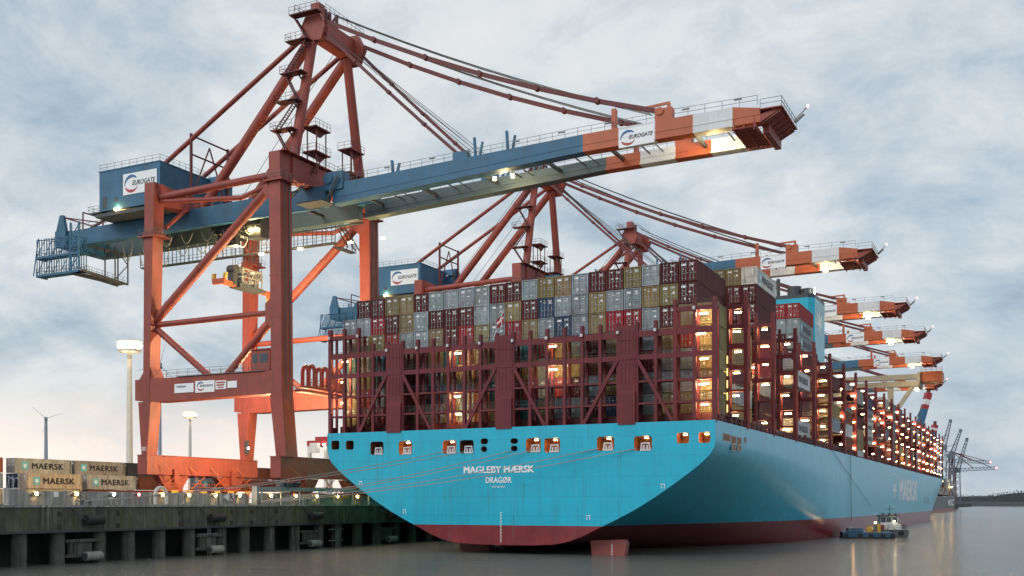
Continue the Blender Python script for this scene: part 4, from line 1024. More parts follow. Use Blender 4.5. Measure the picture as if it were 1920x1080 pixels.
        for a, b, mi in zip(xs, xs[1:], mis):
            t1 = zt(b) - (.75 if b > 33 else 0)
            mb.prism([(a, zb(a)), (b, zb(b)), (b, t1), (a, zt(a))], 'y', y0, y1, mi)
            # trolley rail flange on the inner foot of the girder
            yi = (y1, y1 + .45) if g == 0 else (y0 - .45, y0)
            mb.prism([(a, zb(a)), (b, zb(b)), (b, zb(b) + .25), (a, zb(a) + .25)], 'y', yi[0], yi[1], mi)
            mb.prism([(a, zb(a) + .95), (b, zb(b) + .95), (b, zb(b) + 1.08), (a, zb(a) + 1.08)], 'y', y0 - .06, y0, mi)
        bm = P(mb, 'boom_girder', [(BLU, 'girder_grey')[g], 'stripe_orange', 'stripe_white'])
        mb = MB(); yr = y0 + .15
        mb.rail([(-31, yr, zt(-31)), (8, yr, zt(8))], 1.15, 1.9, .05); mb.rail([(8, yr, zt(8)), (20, yr, zt(20))], 1.15, 1.9, .05); mb.rail([(21.5, yr, zt(22)), (33, yr, zt(33) - .2)], 1.25, 2.2, .055)
        for x in (-24, -16, -10, -2, 5, 12, 23, 30): mb.box(x, x + 1.0, yr - .05, yr + .05, zt(x) + .85, zt(x) + 1.05)
        P(mb, 'railing', 'rail_grey', bm)
        mb = MB(); mb.box(-34.9, -31.5, y0 - .3, y1 + .3, 58.0, 60.9); mb.tube((-34.2, y0 - .5, 59.9), (-34.2, y1 + .5, 59.9), .9, 14); P(mb, 'hinge', BLU, bm)
        # stay anchor housing
        mb = MB(); mb.box(19.2, 21.6, y0 + .1, y1 - .1, zt(20) - .02, zt(20) + 1.7); mb.tube((19.9, y0 - .1, zt(20) + 1.3), (19.9, y1 + .1, zt(20) + 1.3), .55, 12)
        mb.beam((16.6, y0 + .8, zt(20) + 2.3), (21.2, y0 + .8, zt(20) + 2.5), .25, .35); mb.beam((21.0, y0 + .8, zt(20) + 1.6), (21.0, y0 + .8, zt(20) + 2.6), .4)
        mb.box(12.9, 13.5, y0 + .4, y1 - .4, zt(13), zt(13) + 3.0)
        P(mb, 'stay_anchor', 'stripe_orange', bm)
        mb = MB(); mb.box(-12, -9.6, y0 + .1, y1 - .1, zt(-11), zt(-11) + 1.1); P(mb, 'stay_anchor', BLU, bm)
        for x in (-22.4, -8.1, -2.8):
            mb = MB(); z = zt(x); hh = 2.1 if x < -20 else 3.0
            mb.beam((x - .35, y0 + .8, z - .1), (x - .55, y0 + .8, z + hh), .3, .5); mb.beam((x + .35, y0 + .8, z - .1), (x + .8, y0 + .8, z + hh * .72), .25, .4); P(mb, 'cradle_fork', BLU, bm)
    # ties between the girders
    for x in (-88, -76, -50, -42, -30, -20, -9, 1.5, 11.5, 23.8):
        mb = MB(); z = 57.3 + .036 * (min(x, 9) + 35); mb.beam((x, 9.75, z), (x, 18.45, z), .35, .5)
        if x > -33: mb.beam((x + 4, 9.75, z + .3), (x + 4, 18.45, z + .3), .16); mb.beam((x + 6, 9.75, z + .3), (x + 6, 18.45, z + .3), .12)
        P(mb, 'cross_tie', 'dark_steel')
    # white name board on the boom
    def name_board(p, right, up, w, h, parent_name, back=True):
        n = Vector(right).cross(Vector(up)); mb = MB()
        pts = frame_pts(p, right, up, [(0, 0), (w, 0), (w, h), (0, h)], .02) + frame_pts(p, right, up, [(0, 0), (w, 0), (w, h), (0, h)], .06)
        mb.add(pts, [(3, 2, 1, 0), (4, 5, 6, 7), (0, 1, 5, 4), (1, 2, 6, 5), (2, 3, 7, 6), (3, 0, 4, 7)])
        sg = P(mb, 'name_board', 'sign_white')
        mb = MB(); swoosh(mb, Vector(p) + Vector(right) * (h * .52) + Vector(up) * (h * .5), right, up, h * .43, .075); P(mb, 'emblem', ['logo_blue', 'logo_red'], sg)
        put_text('lettering', 'EUROGATE', Vector(p) + Vector(right) * (h * .58) + Vector(up) * (h * .40), right, up, w - h * .66, h * .23, 'ink', sg, O, .02, .25, .09)
    name_board((14.12, 8.0, 57.35), (1, 0, .0235), (0, 0, 1), 5.1, 2.55, 'boom')
    # boom tip platform
    mb = MB(); mb.box(30.2, 33.0, 6.4, 15.8, 56.95, 57.05)
    for x in (30.2, 31.6, 33.0): mb.beam((x, 6.4, 57.1), (x, 16.3, 57.1), .2, .4)
    for q in range(12): mb.box(30.3, 32.9, 6.6 + q * .78, 6.72 + q * .78, 56.88, 56.949)
    for x in (30.3, 32.9):
        for y in (6.6, 15.9): mb.beam((x, y, 56.6), (x, y, 58.4), .14)
    mb.prism([(33.4, 58.9), (35.9, 59.5), (35.9, 59.1), (33.4, 57.6)], 'y', 7.9, 18.4)
    for y in range(8, 19, 2): mb.beam((33.4, y, 57.7), (36.0, y, 59.1), .2, .25)
    mb.box(33.41, 36.3, 7.4, 18.6, 59.35, 59.5); mb.box(33.41, 34.2, 9.75, 18.45, 56.9, 59.0)
    tp = P(mb, 'tip_platform', 'crane_red')
    mb = MB(); mb.rail([(33.5, 7.5, 59.5), (36.2, 7.5, 59.5), (36.2, 18.5, 59.5)], 1.25, 1.6, .055); mb.beam((36.2, 16.5, 60), (38.0, 16.5, 61.7), .12); mb.beam((36.2, 17.3, 60), (37.4, 17.3, 61.0), .28, .28); P(mb, 'railing', 'rail_grey', tp)
    mb = MB(); mb.tube((38.0, 16.5, 61.6), (38.0, 16.5, 61.95), .14, 8); P(mb, 'beacon', 'lamp_red', tp)
    # machinery house
    mb = MB(); mb.box(-80, -66, 3.6, 17.8, 59.4, 66.4); mb.box(-80.1, -65.9, 3.5, 17.9, 66.41, 66.6)
    hs = P(mb, 'machinery_house', BLU)
    mb = MB(); mb.box(-80.6, -65, 3.2, 20.5, 58.3, 58.9); mb.box(-79, -66, 4.2, 17, 58.91, 59.38); P(mb, 'underframe', 'dark_steel', hs)
    mb = MB(); mb.rail([(-80, 3.7, 66.6), (-66.05, 3.7, 66.6), (-66.05, 17.7, 66.6)], 1.15, 1.7, .05)
    mb.box(-82.4, -80, 3.3, 8, 59.2, 59.4); mb.rail([(-80, 3.3, 59.4), (-82.4, 3.3, 59.4), (-82.4, 8, 59.4)], 1.1, 1.2, .05); P(mb, 'railing', 'rail_grey', hs)
    mb = MB(); mb.box(-79.2, -78.2, 3.55, 3.6, 59.8, 61.9); mb.box(-76.3, -75.6, 3.53, 3.6, 60.8, 61.4); P(mb, 'door', 'dark_steel', hs)
    mb = MB(); 
    for i in range(9):
        a0, a1 = math.pi * i / 9, math.pi * (i + 1) / 9
        mb.add([(-67 + 0, 19.2 - 1.9 * math.cos(a0), 65.6 + 1.9 * math.sin(a0)), (-67, 19.2 - 1.9 * math.cos(a1), 65.6 + 1.9 * math.sin(a1)), (-63.5, 19.2 - 1.9 * math.cos(a1), 65.6 + 1.9 * math.sin(a1)), (-63.5, 19.2 - 1.9 * math.cos(a0), 65.6 + 1.9 * math.sin(a0)), (-63.5, 19.2, 64), (-63.5, 19.2, 64)], [(0, 1, 2, 3), (3, 2, 4)])
    mb.box(-67, -63.5, 17.85, 21.1, 60, 65.6); P(mb, 'ventilator', BLU, hs)
    mb = MB(); mb.box(-76.0, -75.2, 3.1, 3.5, 59.1, 59.4); P(mb, 'lamp', 'lamp_crane', hs)
    name_board((-74.3, 3.55, 61.55), (1, 0, 0), (0, 0, 1), 7.7, 3.7, 'house')
    # rear service platform
    mb = MB()
    for z in (49.3, 52.6):
        mb.box(-94.6, -84, 2.5, 5.2, z - .15, z); mb.beam((-94.6, 2.5, z - .2), (-84, 2.5, z - .2), .2, .4); mb.beam((-94.6, 2.5, z - .2), (-94.6, 5.3, z - .2), .2, .4)
        x = -94.5
        while x < -84: mb.beam((x, 2.6, z), (x, 2.6, z + 3.2), .12); mb.beam((x, 5.1, z), (x, 5.1, z + 3.2), .12); x += .62
        mb.rail([(-84, 2.5, z), (-94.6, 2.5, z), (-94.6, 5.2, z)], 1.1, 1.05, .06); mb.rail([(-84, 5.2, z), (-94.6, 5.2, z)], 1.1, 1.05, .06)
        for i in range(5): mb.beam((-94.4 + 2 * i, 2.55, z + .1), (-92.4 + 2 * i, 2.55, z + 3.1), .1)
    for x in (-94.4, -92.4, -90, -88): mb.beam((x, 5.1, 52.6), (x, 8.2, 56.4), .16); mb.beam((x, 2.6, 55.8), (x, 8.0, 56.6), .14)
    mb.beam((-95.3, 2.5, 49.2), (-94.0, 2.5, 56.0), .15); mb.box(-94.8, -92.1, 7.4, 20.6, 55.4, 58.4)
    mb.prism([(-95.2, 58.3), (-94.2, 61.5), (-93.4, 61.5), (-92.6, 58.3)], 'y', 8.0, 8.7); mb.prism([(-95.2, 58.3), (-94.2, 61.5), (-93.4, 61.5), (-92.6, 58.3)], 'y', 19.4, 20.1)
    mb.beam((-86, 2.6, 49.4), (-86, 2.6, 58), .3); mb.beam((-84, 2.6, 49.4), (-84, 2.6, 58), .3)
    for z in (49.6, 52.3, 55): mb.beam((-86, 2.6, z), (-84, 2.6, z + 2.6), .14); mb.beam((-86, 2.6, z), (-84, 2.6, z), .14)
    rp = P(mb, 'rear_platform', BLU)
    mb = MB(); mb.box(-86, -83.5, 3, 15, 48.6, 48.75)
    for x in (-86, -83.5): mb.beam((x, 2.6, 49.2), (x, 15, 48.6), .25, .4); mb.rail([(x, 2.6, 49.2), (x, 15, 48.6)], 1.1, 1.3, .05)
    for y in (11.5, 15): mb.beam((-83.5, y, 48.6), (-83.5, y, 55), .2); mb.beam((-86, y, 48.6), (-86, y, 55), .2)
    mb.beam((-83.5, 11.5, 49), (-83.5, 15, 52.2), .14); mb.beam((-83.5, 15, 52.2), (-83.5, 11.5, 55), .14); P(mb, 'ramp', 'dark_steel', rp)
    mb = MB()
    for y in (8.8, 19.4):
        mb.beam((-93.8, y, 61.2), (-84.8, y, 59.2), .22); mb.beam((-87, y, 58.4), (-80, y, 60.6), .4); mb.beam((-89, y, 58.4), (-89, y, 61.6), .2); mb.beam((-84, y, 58.4), (-84, y, 62.2), .2)
    for x, z in ((-93.8, 61.2), (-89, 61.6), (-84, 62.2)): mb.beam((x, 8.8, z), (x, 19.4, z), .2)
    P(mb, 'rear_frame', 'stay_red')
    # festoon cables hanging below the rear girders
    mb = MB()
    for i in range(14):
        x = -83 + i * 2.3; y = 10.4 if i % 2 else 17.8; pts = []
        for q in range(9): t = q / 8; pts.append((x + 2.6 * t, y, 55.1 - (3.4 if i < 4 else 1.7) * 4 * t * (1 - t)))
        mb = MB(); mb.path(pts, .09, 5); P(mb, 'festoon_cable', 'rope')
    # hung walkway
    mb = MB(); yw = 22.0
    mb.box(-86, -41.5, yw - .6, yw + .6, 52.95, 53.15); mb.box(-42.5, -41.3, yw + .61, 28.5, 52.4, 52.6)
    for x in range(-86, -41, 2):
        mb.beam((x, yw - .6, 53.1), (x, yw - .6, 56.6), .11); mb.beam((x, yw + .6, 53.1), (x, yw + .6, 56.6), .09)
        if x % 4 == 0: mb.beam((x, yw - .6, 56.4), (x + 1.2, yw - .6, 55.2), .08)
    mb.rail([(-86, yw - .6, 53.15), (-41.5, yw - .6, 53.15)], 1.1, 4, .05); mb.rail([(-41.3, yw + .6, 53.15), (-41.3, 28.5, 52.6)], 1.1, 1.4, .05)
    mb.beam((-41.4, yw - .6, 56.4), (-41.4, yw + 4, 53), .12); mb.beam((-42.4, yw, 56.6), (-42.4, 28, 56.2), .15)
    for y in (23.5, 25.5, 27.5): mb.beam((-41.4, y, 52.6), (-41.4, y, 56.3), .1)
    wk = P(mb, 'hung_walkway', 'dark_steel')
    mb = MB(); mb.stair((-42, 23.5, 57.5), (-40.5, 27.8, 52.6), .8, (1, 0, 0), 14); P(mb, 'stair', 'dark_steel', wk)
    for x in (-57.5, -55, -49, -38.5, -32):
        mb = MB(); mb.box(x - .35, x + .35, yw - .4, yw + .2, 52.72, 52.9); P(mb, 'lamp', 'lamp_crane', wk)
    # trolley under the girders with its floodlights
    mb = MB(); mb.box(-60, -49.5, 10.3, 17.9, 54.9, 56.4); mb.box(-52, -49.6, 10.6, 13, 52.8, 54.89); mb.box(-59.5, -50, 10.4, 10.7, 54.3, 54.89)
    for x in (-59, -56, -53, -50): mb.box(x, x + .5, 10.4, 17.8, 54.3, 54.89)
    tr = P(mb, 'trolley', 'dark_steel')
    for x, y, z in ((-60.3, 13.2, 52.3), (-57.0, 13.6, 52.6), (-51.6, 10.4, 54.0), (-50.4, 10.6, 54.0)):
        mb = MB(); mb.tube((x, y, z), (x, y, z + .35), .38, 10); P(mb, 'lamp', 'lamp_crane', tr)
    mb = MB(); mb.box(-60.6, -56.6, 12.8, 14.2, 52.7, 54.88); P(mb, 'operator_cab', 'dark_steel', tr)
    mb = MB(); mb.box(-60.3, -57, 12.74, 12.79, 53.2, 54.4); P(mb, 'window', 'glass', tr)
    # portal-level hut on the near frame
    mb = MB(); mb.box(-43.6, -39.9, -.6, 1.4, 28.25, 31.6); mb.box(-43.8, -39.8, -.8, 1.6, 31.61, 31.8); ht = P(mb, 'control_hut', RED)
    mb = MB(); mb.box(-43.2, -42.3, -.64, -.61, 29.6, 31.0); mb.box(-41.9, -40.3, -.64, -.61, 29.6, 31.0); P(mb, 'window', 'glass', ht)
    # stowed spreader cradles on the far portal: row of hooped arms
    mb = MB(); mb.box(-37.0, -35.2, 3, 26, 25.7, 25.95)
    for i, y in enumerate((5.5, 9.5, 13.5, 18, 22)):
        for s in (0, 1.2): mb.path([(-36.5 - s, y, 25.9), (-36.5 - s, y, 28.6), (-36.2 - s, y, 29.3), (-35.7 - s, y, 29.3), (-35.4 - s, y, 28.6), (-35.4 - s, y, 25.9)], 0.33, 8)
    mb.box(-36.9, -35.4, 2, 26.4, 24.9, 25.3); mb.rail([(-35.2, 3, 25.95), (-35.2, 26, 25.95)], 1.1, 1.3, .06); P(mb, 'side_gallery', RED)
    # apex: posts, box beam, back legs, stays
    mb = MB(); mb.box(-39.2, -36.8, 8.6, 21.2, 84.2, 87.4); mb.prism([(-39.4, 83.2), (-36.0, 83.2), (-35.2, 85.4), (-36.4, 87.6), (-38.6, 88.2), (-39.8, 86)], 'y', 8.3, 9.5)
    mb.prism([(-39.4, 83.0), (-36.0, 83.0), (-34.9, 85.4), (-36.2, 88.0), (-38.6, 88.2), (-39.8, 86)], 'y', 20.3, 21.5); mb.box(-38.8, -37.2, 9.61, 11.5, 87.41, 90)
    ax = P(mb, 'apex_beam', RED)
    mb = MB(); mb.box(-41, -35.6, 6.4, 8.1, 87.3, 87.5); mb.rail([(-41, 6.4, 87.5), (-35.6, 6.4, 87.5), (-35.6, 8, 87.5)], 1.15, 1, .05); mb.rail([(-41, 8.2, 88.7), (-41, 21.5, 88.7)], 1.1, 1.2, .05); mb.rail([(-35.5, 9, 88), (-35.5, 21.5, 88)], 1.1, 1.3, .05)
    mb.box(-38.6, -37.4, 12, 12.6, 87.42, 89.8); mb.box(-38.6, -37.4, 13.3, 13.9, 87.42, 89.8); mb.prism([(14.6, 88.4), (16.6, 90.6), (16.9, 90.4), (16.9, 87.5), (16.4, 87.5), (16.4, 89.4)], 'x', -38.2, -37.9); P(mb, 'apex_gallery', 'deck_red', ax)
    for (yb, yt), ys_, in (((3.3, 9.2), -1), ((24.7, 19.9), 1)):
        mb = MB(); mb.tube((-38, yb, 62.5), (-38, yt, 84.2), .88, 18, .8); P(mb, 'apex_post', RED, T, True)
    for y, yb in ((9.4, 8.8), (20.2, 19.4)):
        mb = MB(); mb.tube((-38.4, y, 84.0), (-60.3, yb, 59.2), .85, 18); P(mb, 'back_leg', RED, T, True)
        mb = MB(); mb.tube((-39, y, 85.2), (-70, yb, 67.4), .42, 12); mb.tube((-70, yb, 67.4), (-79.5, yb, 59.5), .42, 12); P(mb, 'backstay', RED, T, True)
    # frame carrying the backstays above the house
    mb = MB()
    for y in (8.8, 19.4): mb.tube((-63.3, y, 58.9), (-63.3, y, 72.2), .28, 8)
    for z in (71.9, 68.6): mb.tube((-63.3, 8.8, z), (-63.3, 19.4, z), .16, 8)
    mb.tube((-63.3, 14, 71), (-63.3, 9.5, 62), .14, 8); mb.tube((-63.3, 14, 71), (-63.3, 18.6, 62), .14, 8); P(mb, 'stay_frame', 'stay_red')
    # forestays: linked flat bars sagging a little, with pin joints
    def stay(a, b, sag, wd, n=6):
        a = Vector(a); b = Vector(b); pts = []
        for i in range(n + 1): t = i / n; p = a.lerp(b, t); p.z -= sag * 4 * t * (1 - t); pts.append(p)
        mb = MB()
        for p, q in zip(pts, pts[1:]): mb.beam(p, q, wd * .7, wd)
        for p in pts[1:-1]: mb.tube(p - Vector((0, wd * .75, 0)), p + Vector((0, wd * .75, 0)), wd * .72, 10)
        P(mb, 'forestay', 'stay_red')
    stay((-35.6, 9.0, 86.3), (19.9, 8.85, 61.8), 1.7, .62); stay((-35.2, 20.9, 86.0), (19.9, 19.35, 61.8), 1.7, .62)
    stay((-36.3, 9.2, 85.0), (-11, 8.85, 60.3), .25, .48, 4); stay((-35.6, 20.9, 84.6), (-11, 19.35, 60.3), .25, .48, 4)
    mb = MB()
    for dy in (-.5, .2, .9):
        for y, e in ((10.4, 0), (19.6, 0)):
            pts = []
            for i in range(9):
                t = i / 8; p = Vector((-34.8, y + dy, 87.6)).lerp(Vector((18, y * .9 + 1.0 + dy, 62.3)), t); p.z -= 1.1 * 4 * t * (1 - t); pts.append(p)
            mb = MB(); mb.path(pts, .06, 5); P(mb, 'hoist_rope', 'wire')
    mb = MB()
    for y in (10.2, 18.8): mb.tube((-35, y, 84), (-9.6, y, 61), .05, 5); mb.tube((-35.2, y, 84.2), (-8.8, y, 61), .05, 5); mb.tube((-40, y, 85), (-62, y, 60), .05, 5)
    P(mb, 'hoist_rope', 'wire')
    # zigzag stair up the near post
    mb = MB(); y0 = 2.6; lev = [62.7, 67.2, 72.2, 77.2, 83.0, 87.4]
    for i, z in enumerate(lev[1:5]):
        t = (z - 62.5) / 21.7; yp = 3.3 + 5.9 * t
        mb.box(-41.4, -37.2, yp - 3.0, yp - 1.0, z - .15, z); mb.rail([(-37.2, yp - 3, z), (-41.4, yp - 3, z), (-41.4, yp - 1, z)], 1.1, 1.0, .05); mb.beam((-38.5, yp - 2, z - .2), (-38.2, yp - .5, z - 1.3), .2)
    for i in range(5):
        za, zb2 = lev[i], lev[i + 1]; ya = 3.3 + 5.9 * (za - 62.5) / 21.7 - 2; yb = 3.3 + 5.9 * (zb2 - 62.5) / 21.7 - 2
        xa, xb = (-37.6, -40.8) if i % 2 == 0 else (-40.8, -37.6)
        mb.stair((xa, ya, za), (xb, yb, zb2), .9, (0, 1, 0), 14)
    P(mb, 'stairway', 'deck_red')
    # two small ladder towers above the hinge
    for y, top in ((8.0, 68.6), (19.0, 67.9)):
        mb = MB()
        for dx in (-.9, .9):
            for dy in (-1.4, 1.4): mb.beam((-36.6 + dx, y + dy, 60.5), (-36.6 + dx, y + dy, top), .16)
        for z in (top - 4.3, top - .3): mb.box(-37.9, -35.3, y - 2.3, y + 2.3, z - .2, z); mb.rail([(-37.9, y - 2.3, z), (-35.3, y - 2.3, z), (-35.3, y + 2.3, z)], 1.1, 1.1, .05); mb.prism([(y - 2, z - .2), (y + 2, z - .2), (y + .5, z - 1.3), (y - .5, z - 1.3)], 'x', -36.3, -36.1)
        mb.stair((-36.6, y - 1, 60.7), (-36.6, y + 1.2, top - 4.4), .7, (1, 0, 0), 8); P(mb, 'ladder_tower', 'stay_red')
    # stair beside the hinge and walkway round the leg
    mb = MB(); mb.stair((-34, 7.4, 56.2), (-32.0, 7.4, 60.0), .8, (0, 1, 0), 12); mb.stair((-38.5, 2.5, 56), (-37, 5, 58.6), .8, (1, 0, 0), 10); mb.box(-38, -33, 4, 7.9, 55.4, 55.6); mb.rail([(-37, 4, 55.6), (-33, 4, 55.6)], 1.1, 1.2, .05); P(mb, 'hinge_stair', 'dark_steel')
    # lamps under the boom
    for x in (-7.0, -4.0, 26.5):
        mb = MB(); mb.tube((x, 12.6, 57.0 if x < 0 else 56.6), (x, 12.6, 57.4 if x < 0 else 57.1), .28 if x < 0 else .5, 12); P(mb, 'lamp', 'lamp_crane')
    # boards on the portal beam
    for x0, x1, z0, z1, tx in ((-58.5, -54.5, 25.45, 26.95, 'cap'), (-54.15, -50.2, 25.3, 27.2, 'euro'), (-49.98, -47.85, 25.65, 27.05, 'red'), (-47.6, -45.7, 25.75, 26.85, '')):
        mb = MB(); mb.box(x0, x1, -1.53, -1.455, z0, z1); sg = P(mb, 'notice_board', 'sign_white')
        if tx == 'euro':
            mb = MB(); swoosh(mb, (x0 + 1.15, -1.53, 26.3), (1, 0, 0), (0, 0, 1), .75, .03); P(mb, 'emblem', ['logo_blue', 'logo_red'], sg)
            put_text('lettering', 'EUROGATE', (x0 + 1.0, -1.53, 26.2), (1, 0, 0), (0, 0, 1), 2.7, .36, 'ink', sg, O, .02, .25)
        if tx == 'cap': put_text('lettering', 'Tragfähigkeit', (x0 + .25, -1.53, 26.2), (1, 0, 0), (0, 0, 1), 2.2, .5, 'rail_grey', sg, O, .01)
        if tx == 'red':
            mb = MB(); mb.box(x0 + .2, x1 - .2, -1.56, -1.531, 26.6, 26.85); mb.box(x0 + .2, x1 - .4, -1.56, -1.531, 26.2, 26.45); mb.box(x0 + .5, x1 - .5, -1.56, -1.531, 25.85, 26.05); P(mb, 'red_band', 'logo_red', sg)
    put_text('lettering', '301', (-65.6, -1.5, 16.0), (1, 0, 0), (0, 0, 1), .95, .7, 'sign_white', T, O, .01)
    # signal lamp on the far landside leg
    mb = MB(); mb.box(-64.4, -64.0, 26.2, 27.0, 16.5, 19.0); mb.tube((-64.0, 26.6, 17.6), (-63.9, 26.6, 17.6), .28, 10); P(mb, 'signal_box', 'dark_steel')
    mb = MB(); mb.tube((-63.89, 26.6, 17.6), (-63.8, 26.6, 17.6), .2, 10); P(mb, 'signal_lamp', 'lamp_white')
    return T, O
CR, CRO = build_crane()
WARM = (1.0, 0.78, 0.40)
def crane_lights(root, k=1.0, full=True):
    def L(x, y, z, e): return point_light('floodlight_glow', Vector((x, y, z)) - CRO, e * k, WARM, root, .5)
    if full:
        L(-51.5, 12.0, 53.6, 4500); L(-58.7, 16, 52.2, 4500); L(-44, 11, 20.5, 36000); L(-46, 13, 36, 22000)
    L(-5.5, 13.0, 56.4, 1700); L(25.5, 14, 57.6, 1500)
OFFS = [97.8, 171.0, 228.3, 300.5]
names = ['second', 'third', 'fourth', 'fifth']
DUPS = []
for o, nm in zip(OFFS, names):
    d = dup(CR, CRO + Vector((0, o, 0)), f'{nm} red and blue container gantry crane along the quay, counted from the nearest'); DUPS.append(d)
d = dup(CR, CRO + Vector((-6, 398, 0)), 'farthest striped gantry crane, its boom tip just above the stacks by the cream girders'); DUPS.append(d)
crane_lights(CR); crane_lights(DUPS[0], .5); crane_lights(DUPS[1], 1.0, False); crane_lights(DUPS[2], 1.0, False); crane_lights(DUPS[3], 1.0, False); crane_lights(DUPS[4], 1.0, False)

def spreader():
    t = thing('container_spreader', 'orange container spreader with a pale headblock hanging from the nearest crane', 'spreader', (-55, 14, 45))
    O = t.location
    mb = MB(); mb.box(-56.1, -53.9, 10.4, 17.4, 44.6, 45.3); mb.box(-55.6, -54.4, 9.4, 19, 44.9, 45.3); mb.build('frame', 'dark_steel', t, O)
    for a, b in ((6.0, 10.3), (17.5, 22)):
        mb = MB(); mb.box(-55.4, -54.6, a, b, 44.7, 45.4); e = a if a < 10 else b
        mb.box(-56.3, -53.7, e - .3, e + .3, 44.5, 45.4); mb.build('telescopic_arm', 'stripe_orange', t, O)
        for x in (-56.2, -53.8):
            mb = MB(); mb.prism([(x - .3, 45.4), (x + .3, 45.4), (x + .45, 46.3), (x - .1, 46.3)], 'y', e - .25, e + .25) if a < 10 else mb.prism([(x - .15, 44.5), (x + .15, 44.5), (x + .2, 43.5), (x - .2, 43.5)], 'y', e - .2, e + .2); mb.build('flipper', 'yellow', t, O)
    mb = MB(); rnd = random.Random(4)
    for x in (-56.2, -53.9):
        for y in (11, 13, 15, 17): mb.beam((x, y, 45.2), (x, y, 48.0), .18)
        mb.beam((x, 11, 48), (x, 17, 48), .2); mb.beam((x, 11, 46.6), (x, 17, 46.6), .16)
        for y in (11, 13, 15): mb.beam((x, y, 45.4), (x, y + 2, 47.9), .12)
    for i in range(10): y = rnd.uniform(11, 17); z = rnd.uniform(45.4, 47.4); mb.box(-55.9, -54.0, y - .3, y + .35, z - .25, z + .3)
    mb.build('headblock', 'roller_grey', t, O)
    mb = MB()
    for y in (11.4, 16.8): mb = MB(); mb.tube((-55.9, y, 47.7), (-54.1, y, 47.7), .75, 14); mb.build('sheave', 'roller_grey', t, O, True)
    mb = MB(); mb.tube((-55.8, 9.9, 47.6), (-54.2, 9.9, 47.6), .85, 14); mb.box(-55.6, -54.4, 9.2, 10.5, 45.4, 47); mb.build('cable_basket', 'dark_steel', t, O)
    mb = MB()
    for x in (-56, -54):
        for y in (11.2, 12, 16, 17): mb = MB(); mb.tube((x, y, 47.6), (x, y, 54.9), .045, 5); mb.build('hoist_rope', 'wire', t, O)
spreader()

# ------------------------------------------------------------------ containers and gear on the quay
def quay_boxes():
    G = 'containers stacked on the quay'
    L = 14.4; z0 = 7.01; f = CH / 2.86
    def q(x, y, t, L, col, lab, br=False):
        o = container(x - CW / 2, y, z0 + (t - 1) * 2.92, L, col, lab, G)
        if br: brand(o, L)
        return o
    q(-100, 2.4, 3, 14.6, 'beige', 'greyish beige container with a white star, top of the left quay stack', True)
    q(-100, 17.9, 3, 14.6, 'beige', 'greyish beige container with a white star, top of the right quay stack', True)
    q(-96, 1.6, 2, 14.2, 'yellow', 'yellowish container with a white star below the left top container', True)
    q(-96, 17.2, 2, 14.2, 'beige', 'pale beige container with a white star, right of the yellowish one', True)
    q(-96, 1.6, 1, 14.2, 'yellow', 'yellow container at the bottom, half hidden by the flood wall'); q(-96, 17.2, 1, 14.2, 'brown', 'brown container at the bottom under the pale beige starred one')
    q(-100, 33.2, 3, 14.6, 'black', 'black container in the top row beside the landside crane leg'); q(-96, 32.4, 2, 14.2, 'brown', 'brown container beside the crane leg, below the black one')
    q(-100, 2.4, 2, 14.6, 'blue', 'blue container end showing left of the yellowish starred one'); q(-100, 2.4, 1, 14.6, 'teal', 'teal container end low at the left behind the flood wall')
    q(-100, 17.9, 2, 14.6, 'grey', 'grey container end between the two starred ones, middle row')
    q(-96, 32.4, 1, 14.2, 'red', 'red container low behind the crane sill beam'); q(-96, 52.0, 2, 14.2, 'grey', 'grey lettered container seen under the landside sill beam', True)
    q(-96, 68, 2, 14.2, 'brown', 'brown container right of the landside sill beam, second tier'); q(-96, 68, 3, 14.2, 'brown', 'brown container right of the landside sill beam, top tier'); q(-96, 52.0, 1, 14.2, 'red', 'red container seen under the sill beam, bottom tier')
    q(-96, 84, 3, 14.2, 'maroon', 'maroon container in the gap between the two crane sills'); q(-96, 84, 2, 14.2, 'beige', 'beige container under the maroon one between the crane sills'); q(-100, 48.2, 3, 14.6, 'maroon', 'maroon top container behind the sill beam, right of the black one')
    q(-101, -14, 3, 14.4, 'orange', 'rust orange container cut by the left edge, top'); q(-101, -14, 2, 14.4, 'grey', 'grey container cut by the left edge, middle'); q(-101, -14, 1, 14.4, 'yellow', 'orange yellow container cut by the left edge, bottom')
quay_boxes()
def flatbed():
    t = thing('red_trailer', 'long red flat trailer parked behind the flood wall', 'trailer', (-60, 8, 7))
    mb = MB(); mb.box(-61.2, -58.8, -4, 20, 8.3, 8.8); mb.box(-61.3, -58.7, -4.3, -3.9, 7.9, 9.1); mb.build('flat_bed', 'red', t, t.location)
    for y in (-2, 0, 14, 16, 18):
        for x in (-61, -59.3): mb = MB(); mb.tube((x, y, 7.5), (x + .35, y, 7.5), .5, 14); mb.build('wheel', 'black_rubber', t, t.location)
flatbed()

def masts():
    data = [((-110, 45.1), 41.0, 'nearer tall white floodlight mast left of the crane leg'), ((-229, 214), 41.5, 'farther white floodlight mast seen between the crane legs')]
    for (x, y), h, lab in data:
        t = thing('floodlight_mast', lab, 'light mast', (x, y, 7), 'floodlight masts on the terminal')
        mb = MB(); mb.tube((x, y, 7), (x, y, h), .85, 16, .5); mb.build('mast', 'mast_white', t, t.location, True)
        mb = MB(); mb.tube((x, y, h), (x, y, h + .5), 2.6, 24); mb.tube((x, y, h + 2.2), (x, y, h + 2.4), 2.9, 24); mb.build('crown_ring', 'mast_white', t, t.location)
        for i in range(16):
            mb = MB(); a = 2 * math.pi * i / 16; c = Vector((x + 2.45 * math.cos(a), y + 2.45 * math.sin(a), h + 1.3)); d = Vector((math.cos(a), math.sin(a), -.35)).normalized()
            mb.beam(c - d * .25, c + d * .25, .6, .62); mb.build('floodlight', 'lamp_flood', t, t.location)
        point_light('floodlight_glow', (0, 0, h - 8), 1500, (1, .7, .38), t, 2)
masts()

